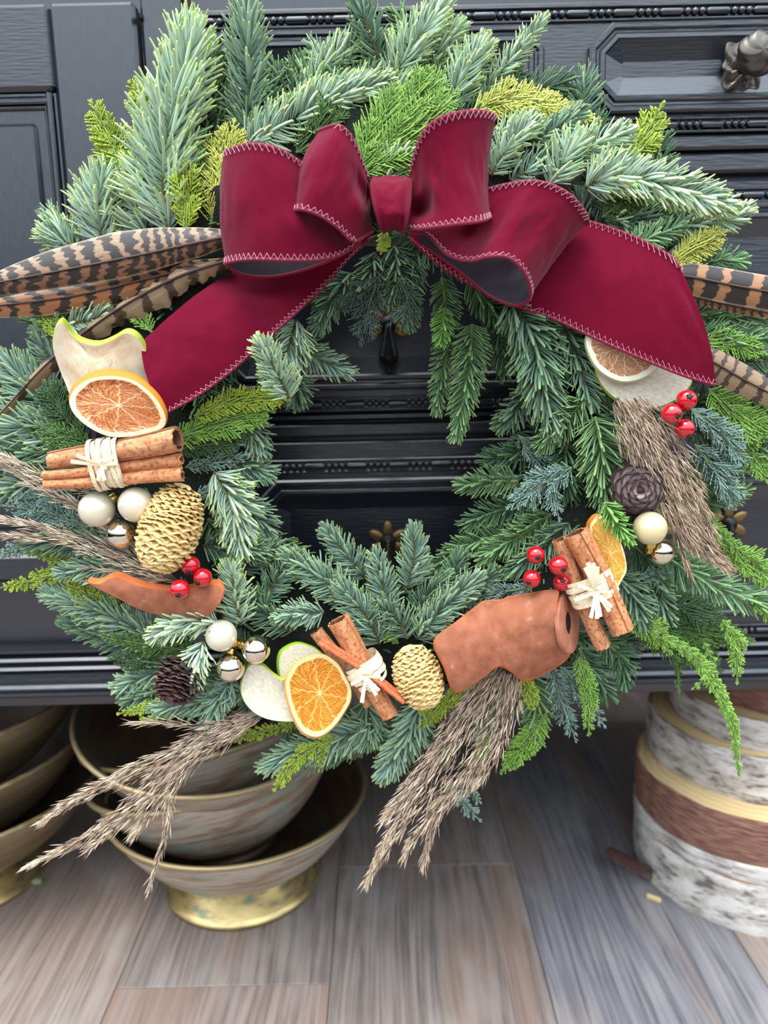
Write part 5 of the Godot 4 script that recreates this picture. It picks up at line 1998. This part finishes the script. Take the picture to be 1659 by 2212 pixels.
func make_ornaments() -> void:
	# feathers
	feather("broad barred pheasant feather lying uppermost beside the bow's striped pair", [520, 505, 400, 530, 313, 549, 157, 580, 0, 610, -70, 622], .492, .50, [10, 34, 48, 58, 48, 24, 8], [10, 26, 30, 36, 30, 24, 10], "feather_mottled", 0.005)
	feather("rust and black barred pheasant feather half hidden under the broad one", [500, 560, 400, 583, 313, 604, 157, 640, 0, 660, -70, 668], .502, .51, [6, 18, 26, 30, 26, 16, 4], [6, 16, 28, 34, 30, 24, 8], "feather_bar", 0.005)
	feather("narrow frayed brown pheasant feather passing behind the apple slice", [500, 560, 400, 592, 313, 634, 219, 692, 110, 778, 0, 895], .495, .505, [6, 16, 12, 10, 12, 6], [10, 26, 42, 28, 18, 8], "feather_brown", 0.004, 0.5)
	feather("dark chequered pheasant feather emerging from the wide ribbon end", [1420, 588, 1500, 600, 1580, 616, 1680, 634, 1740, 646], .495, .50, [8, 30, 34, 34, 20], [8, 34, 36, 36, 20], "feather_dark", 0.004)
	feather("thin dark pheasant feather just under the chequered one", [1440, 620, 1520, 646, 1600, 664, 1700, 684], .505, .51, [6, 10, 12, 8], [6, 12, 14, 8], "feather_bar", 0.002)
	feather("brown speckled pheasant feather slanting down from the ribbon's pointed corner", [1470, 750, 1545, 785, 1610, 822, 1720, 878], .490, .495, [8, 30, 32, 22], [8, 28, 32, 22], "feather_brown", 0.003)
	# apple and citrus slices
	var flat := func(_a, _t, _p): return 0.0
	var o := thing("apple_slice", "curled dried apple slice with wavy green peel above the orange slice", "apple slice", "dried apple slices")
	slice_px(o, ["flesh", "peel"], Vector2(218, 800), v2([130, 697, 142, 706, 157, 728, 182, 742, 212, 746, 242, 735, 270, 720, 292, 727, 310, 750, 332, 795, 335, 850, 290, 885, 220, 880, 160, 862, 142, 830, 124, 785, 114, 747, 119, 714]), .480, 0.006, Vector2(5, -11), MT["apple_flesh"], MT["peel"],
		func(a, t, p): return -0.010 * t * t * clampf((780.0 - p.y) / 80.0, -0.4, 1.0) + 0.003 * t * sin(a * 2.0))
	o = thing("orange_slice", "brown-orange dried orange slice with thick rind above the cinnamon bundle", "orange slice", "dried citrus slices")
	slice_px(o, ["segments", "rind"], Vector2(257, 876), v2([150, 868, 160, 842, 190, 820, 236, 812, 284, 820, 318, 842, 342, 868, 356, 895, 358, 912, 350, 925, 321, 935, 270, 944, 230, 941, 189, 921, 160, 894]), .468, 0.008, Vector2(3, -15), MT["citrus_brown"], MT["rind"],
		func(a, t, _p): return 0.0015 * sin(a * 2.0) * t - 0.0015 * (1.0 if t > 0.85 else 0.0))
	o = thing("apple_slice", "pale apple slice half covered by the notched one at the wreath's bottom", "apple slice", "dried apple slices")
	slice_px(o, ["flesh", "peel"], Vector2(660, 1445), v2([604, 1422, 614, 1404, 642, 1391, 668, 1396, 690, 1408, 722, 1440, 715, 1480, 660, 1500, 614, 1478, 604, 1450]), .486, 0.005, Vector2(-5, -4), MT["apple_white"], MT["peel_bright"], flat)
	o = thing("apple_slice", "notched white apple slice with bright green cut, beside the translucent orange slice", "apple slice", "dried apple slices")
	slice_px(o, ["flesh", "peel"], Vector2(606, 1506), v2([541, 1437, 526, 1462, 521, 1492, 531, 1520, 555, 1543, 590, 1556, 638, 1558, 690, 1548, 704, 1500, 690, 1455, 650, 1452, 622, 1462, 609, 1470, 590, 1458, 568, 1439]), .480, 0.006, Vector2(0, -7), MT["apple_white"], MT["peel"],
		func(a, t, _p): return 0.003 * t * t * sin(a * 2.0 + 1.0))
	o = thing("orange_slice", "translucent bright orange slice with pale membranes at the wreath's bottom", "orange slice", "dried citrus slices")
	slice_px(o, ["segments", "rind"], Vector2(691, 1497), v2([618, 1487, 622, 1459, 638, 1435, 666, 1418, 698, 1413, 728, 1432, 744, 1458, 757, 1484, 757, 1512, 742, 1540, 722, 1568, 698, 1587, 678, 1591, 655, 1581, 639, 1557, 627, 1527]), .468, 0.005, Vector2(-3, 3), MT["citrus_orange"], MT["rind_pale"],
		func(a, t, _p): return 0.0025 * t * t * sin(a * 2.0 + 2.0))
	o = thing("orange_slice", "narrow tilted yellow orange slice leaning on the cinnamon bundle below the dark cone", "orange slice", "dried citrus slices")
	slice_px(o, ["segments", "rind"], Vector2(1319, 1195), v2([1274, 1142, 1282, 1122, 1294, 1114, 1310, 1122, 1328, 1147, 1345, 1182, 1354, 1228, 1344, 1252, 1333, 1270, 1323, 1268, 1310, 1242, 1298, 1214, 1284, 1180]), .474, 0.006, Vector2(-9, -3), MT["citrus_yellow"], MT["rind"],
		func(_a, _t, p): return (p.x - 1300.0) * -0.0002)
	o = thing("apple_slice", "round white apple slice with green edge hanging below the ribbon tail", "apple slice", "dried apple slices")
	slice_px(o, ["flesh", "peel"], Vector2(1392, 815), v2([1288, 795, 1300, 830, 1330, 860, 1370, 877, 1420, 879, 1460, 862, 1484, 840, 1493, 815, 1470, 770, 1400, 745, 1340, 745, 1300, 765]), .492, 0.006, Vector2(-2, 5), MT["apple_white"], MT["peel"], flat)
	o = thing("lime_slice", "dried brown lime slice tucked under the ribbon tail over the round apple slice", "lime slice", "dried citrus slices")
	slice_px(o, ["segments", "rind"], Vector2(1347, 750), v2([1266, 735, 1273, 765, 1291, 795, 1320, 816, 1352, 824, 1390, 815, 1422, 790, 1440, 750, 1420, 705, 1370, 680, 1310, 688, 1277, 708]), .484, 0.005, Vector2(-2, 4), MT["citrus_lime"], MT["rind_lime"], flat)
	# cinnamon bundles
	o = thing("cinnamon_bundle", "cinnamon bundle of two thick sticks below the brown orange slice", "cinnamon sticks", "cinnamon bundles tied with raffia")
	quill(o, at(112, 998, .478), at(384, 948, .462), mm(20, .48), mm(29, .46), false, 2.2, MT["cinnamon"])
	quill(o, at(97, 1036, .476), at(398, 1012, .466), mm(18, .48), mm(30, .47), true, 0.1, MT["cinnamon_tan"])
	raffia(o, at(238, 1000, .472), at(384, 960, .466) - at(112, 1010, .476), mm(50, .47), mm(27, .47), mm(62, .47), 16, [[-1, -0.25, 0.018], [-0.8, -0.5, 0.016], [0.9, -0.2, 0.010], [0.5, -0.4, 0.010], [-0.3, 1, 0.009], [0.2, 0.9, 0.009]])
	base_move(o, at(238, 1000, .485))
	o = thing("cinnamon_bundle", "tan cinnamon bundle with a thin red stick between orange slice and pale cone", "cinnamon sticks", "cinnamon bundles tied with raffia")
	quill(o, at(684, 1362, .488), at(800, 1520, .486), mm(17, .48), mm(17, .48), false, 1.0, MT["cinnamon"])
	quill(o, at(728, 1340, .474), at(843, 1545, .472), mm(28, .47), mm(21, .47), false, 2.0, MT["cinnamon_tan"])
	quill(o, at(690, 1384, .466), at(872, 1512, .466), mm(13, .466), mm(14, .466), true, 1.2, MT["cinnamon_red"])
	raffia(o, at(791, 1447, .472), at(843, 1545, .472) - at(710, 1350, .472), mm(38, .47), mm(27, .47), mm(46, .47), 14, [[0.7, -0.2, 0.012], [0.5, 0.8, 0.013], [0.8, 0.7, 0.012], [0.3, 1, 0.010], [-0.9, 0.25, 0.011], [-0.2, 1, 0.016]])
	base_move(o, at(791, 1447, .485))
	o = thing("cinnamon_bundle", "cinnamon bundle with star-shaped raffia ends beside the broken pot", "cinnamon sticks", "cinnamon bundles tied with raffia")
	quill(o, at(1207, 1166, .478), at(1302, 1398, .472), mm(20, .475), mm(20, .47), false, 2.4, MT["cinnamon"])
	quill(o, at(1244, 1150, .472), at(1346, 1362, .466), mm(31, .47), mm(27, .47), false, 1.2, MT["cinnamon_tan"])
	raffia(o, at(1276, 1268, .471), at(1330, 1380, .47) - at(1225, 1158, .47), mm(48, .47), mm(28, .47), mm(44, .47), 14, [[-0.3, -1, 0.022], [-0.15, -1, 0.021], [-0.45, -1, 0.020], [0, -1, 0.018], [-0.3, 1, 0.016], [0.0, 1, 0.016], [0.15, 1, 0.015], [0.6, 0.8, 0.014], [0.7, 0.6, 0.013], [-1, -0.5, 0.013], [-1, 0.3, 0.014], [1, -0.1, 0.011]])
	base_move(o, at(1276, 1268, .485))
	# terracotta
	o = thing("terracotta_shard", "curved terracotta shard with a fresh orange break below the pale cone", "pot shard", "pieces of broken terracotta")
	slice_px(o, ["shard", "broken_edge"], Vector2(350, 1292), v2([190, 1260, 215, 1262, 250, 1247, 300, 1266, 360, 1276, 430, 1272, 470, 1264, 480, 1290, 450, 1330, 400, 1338, 350, 1330, 300, 1316, 245, 1288]), .470, 0.008, Vector2(4, -13), MT["clay"], MT["clay_break"],
		func(_a, _t, p):
			var q: float = (p.y - 1285.0 - (p.x - 350.0) * 0.12) / 60.0
			return 0.010 * q * q - 0.002, 3)
	o = thing("broken_pot", "broken terracotta flower pot on its side with a drainage hole in its base", "flower pot", "pieces of broken terracotta")
	var axd := Vector2(1228 - 960, 1345 - 1440).normalized()
	slice_px(o, ["pot_wall", "broken_edge"], Vector2(1095, 1378), v2([940, 1384, 985, 1345, 1030, 1311, 1048, 1299, 1084, 1296, 1100, 1290, 1150, 1281, 1185, 1275, 1206, 1277, 1203, 1305, 1206, 1346, 1214, 1382, 1230, 1411, 1200, 1440, 1136, 1468, 1104, 1448, 1078, 1438, 1040, 1466, 986, 1493, 962, 1440]), .476, 0.007, Vector2(-2, 2), MT["clay"], MT["clay_break"],
		func(_a, _t, p):
			var rel: Vector2 = p - Vector2(1228, 1345)
			var al: float = rel.dot(axd)
			var q: float = rel.dot(axd.orthogonal())
			var R := 82.0 - al * 0.10 + 5.0 * smoothstep(-150.0, -162.0, al)
			return -sqrt(maxf(R * R - q * q, 0.0)) * 0.00020 - al * 0.00003 - 0.0008 * smoothstep(-150.0, -160.0, al), 5, 22)
	# base disc with its hole
	var bc := at(1227, 1345, .474)
	var bn := Vector3(0.86, 0.16, 0.50).normalized()
	var bu := Vector3(0.18, 1, 0).slide(bn).normalized().rotated(bn, deg_to_rad(14))
	var bv := bn.cross(bu)
	var disc := []
	var hole := Vector2(0.1, 0.05)
	for q in [[0.98, -0.002], [1.0, 0.0], [0.97, 0.0012], [0.6, 0.0012], [0.40, 0.0012], [0.385, 0.0006], [0.375, -0.0008]]:
		var row := PackedVector3Array()
		for k in 49:
			var a := TAU * k / 48.0
			var r: float = mm(70, .478) * q[0]
			row.append(bc + bu * cos(a) * r + bv * sin(a) * r + bn * q[1])
		disc.append(row)
	var dm := M.new()
	dm.grid(disc, true, false)
	if dm.n[3 * 49 + 5].dot(bn) < 0:
		dm = M.new()
		dm.grid(disc, true, true)
	put("pot_base", dm.mesh(MT["clay_base"]), o)
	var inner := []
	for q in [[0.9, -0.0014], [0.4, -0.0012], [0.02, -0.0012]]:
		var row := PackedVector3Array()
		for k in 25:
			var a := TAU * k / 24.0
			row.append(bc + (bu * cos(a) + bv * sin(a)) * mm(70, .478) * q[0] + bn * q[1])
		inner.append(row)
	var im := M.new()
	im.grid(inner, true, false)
	put("hole_shade_disc", im.mesh(mat("hole_shade", s8(34, 25, 22), 0.95)), o)  # dark disc behind the hole, coloured to stand in for shade inside the pot
	# baubles
	bauble("pearl bauble beside the small gold cap, under the thick cinnamon sticks", 209, 1100, 39, .478, "pearl", Vector3(0.7, 0.45, -0.5))
	bauble("pearl bauble touching the pale cone, under the thick cinnamon sticks", 294, 1090, 39, .474, "pearl", Vector3(-0.3, 0.4, -0.9))
	bauble("shiny silver bauble below two pearl ones, beside the pale cone", 265, 1152, 35, .484, "silver", Vector3(0.6, 0.5, -0.6))
	bauble("pearl bauble above two shiny ones, below the terracotta shard", 478, 1373, 36, .476, "pearl", Vector3(0.6, -0.6, -0.5))
	bauble("shiny silver bauble next to a pearl one, nearer the cinnamon and apple", 553, 1403, 33, .478, "silver", Vector3(-0.9, 0.15, -0.4))
	bauble("shiny silver bauble touching the notched apple slice, lowest of its cluster", 498, 1442, 33, .478, "silver", Vector3(0.0, 0.9, -0.4))
	bauble("cream pearl bauble in front, below the dark rosette cone", 1404, 1141, 37, .470, "pearl_cream", Vector3(0.1, -0.9, -0.2))
	bauble("cream pearl bauble half hidden behind the reed plume", 1456, 1118, 38, .490, "pearl_cream", Vector3(-0.2, 0.8, -0.5))
	bauble("silver bauble with a gold cap, below the cream pearl bauble", 1427, 1191, 31, .482, "silver", Vector3(-0.95, 0.2, 0.3))
	# berries
	berries("three glossy red berries over the curved terracotta shard", [[411, 1221, 22, 0.05, 0.5, 0.004], [438, 1248, 21, -0.35, 0.3, 0.0], [389, 1273, 22, 0.0, 0.3, -0.006]], .466, Vector2(445, 1225))
	berries("four glossy red berries just above the broken pot", [[1157, 1199, 20, 0.05, 0.05, 0.0], [1149, 1250, 20, -0.5, 0.2, 0.0], [1206, 1222, 21, 0.3, 0.15, -0.004], [1214, 1258, 20, -0.1, -0.4, 0.003]], .468, Vector2(1185, 1230))
	berries("three glossy red berries beside the hanging white apple slice", [[1483, 864, 22, -0.05, -0.3, 0.0], [1451, 894, 22, 0.2, 0.1, -0.003], [1479, 926, 21, 0.3, 0.9, 0.0]], .472, Vector2(1510, 930))
	# cones
	cone("large bleached cone with wavy cream scales beside the pearl baubles", at(398, 1052, .480), at(346, 1205, .466), mm(70, .47), 125, [MT["cone_pale"], MT["cone_pale_warm"], MT["cone_pale"]], 0.74, 0.34, 0.22, 0.06, [0.45, 0.72, 0.86, 0.96, 1.0, 1.0, 0.92, 0.72])
	cone("small bleached cone between the cinnamon bundle and the broken pot", at(880, 1398, .478), at(922, 1515, .468), mm(58, .47), 110, [MT["cone_pale"], MT["cone_pale_warm"], MT["cone_pale"]], 0.74, 0.38, 0.22, 0.06, [0.5, 0.78, 0.92, 1.0, 1.0, 0.94, 0.8, 0.5])
	cone("dark brown cone seen end-on like a rosette beside the reed plume", at(1374, 1046, .500), at(1384, 1060, .464), mm(64, .48), 60, [MT["cone_dark"], MT["cone_dark"], MT["cone_ash"]], 0.72, 0.45, 0.1, 0.5, [1.0, 1.0, 0.98, 0.9, 0.74, 0.5, 0.24])
	cone("plum-brown closed cone half under a fir sprig at the wreath's lower edge", at(405, 1425, .484), at(372, 1500, .468), mm(58, .475), 74, [MT["cone_plum"], MT["cone_dark"], MT["cone_plum"]], 0.5, 0.55, 0.15, 0.3, [0.8, 0.95, 1.0, 1.0, 0.95, 0.8, 0.5])
	# reeds
	reed("reed_plume", "thin feathery brown reed stems fanning out below the thick cinnamon sticks", [[[175, 1060, 90, 1030, 20, 995, -20, 975], 14, 190], [[215, 1120, 120, 1070, 40, 1020, -10, 1000], 13, 190], [[310, 1195, 230, 1130, 150, 1085, 60, 1050], 11, 150], [[240, 1070, 190, 1062, 130, 1045], 10, 80]], .484, .50)
	reed("reed_plume", "brown reed stems tucked behind the curved terracotta shard", [[[385, 1255, 270, 1195, 140, 1152, 40, 1130, -10, 1118], 18, 330], [[385, 1258, 260, 1212, 150, 1172, 60, 1160, -20, 1155], 17, 320], [[380, 1258, 290, 1180, 240, 1150, 180, 1120], 13, 170], [[370, 1256, 280, 1240, 190, 1226], 10, 110], [[360, 1262, 260, 1252, 190, 1258], 7, 70]], .478, .50)
	reed("reed_plume", "long drooping reed plume hanging over the verdigris bowls", [[[580, 1535, 450, 1585, 350, 1645, 200, 1710, 95, 1772], 30, 420], [[570, 1540, 430, 1610, 330, 1700, 200, 1800, 62, 1870], 34, 620], [[560, 1545, 440, 1610, 330, 1720, 185, 1840], 24, 300], [[555, 1550, 440, 1620, 372, 1700, 360, 1790, 320, 1925], 22, 330], [[550, 1550, 420, 1640, 320, 1760, 290, 1800], 26, 260], [[500, 1560, 430, 1566, 360, 1560, 292, 1563], 11, 110], [[470, 1580, 330, 1640, 230, 1690, 135, 1735], 18, 200]], .492, .485)
	reed("reed_plume", "thick drooping reed plume hanging out from under the broken pot", [[[1090, 1440, 1010, 1560, 920, 1700, 850, 1800, 793, 1905], 44, 900], [[1080, 1440, 980, 1580, 890, 1700, 830, 1770], 40, 620], [[1110, 1450, 1080, 1560, 1000, 1690, 940, 1760, 915, 1870], 36, 620], [[1118, 1450, 1095, 1560, 1050, 1660, 1030, 1690], 26, 320], [[1050, 1600, 970, 1710, 900, 1800, 875, 1850], 22, 220]], .482, .478)
	reed("reed_plume", "dense pale reed plume running down from the hanging white apple slice", [[[1335, 860, 1400, 970, 1450, 1080, 1510, 1170, 1568, 1222], 54, 1100], [[1370, 860, 1440, 970, 1500, 1080, 1545, 1180], 50, 900], [[1345, 870, 1390, 960, 1420, 1050, 1470, 1130, 1500, 1180], 46, 800], [[1440, 1090, 1470, 1180, 1495, 1250], 12, 90]], .476, .478)
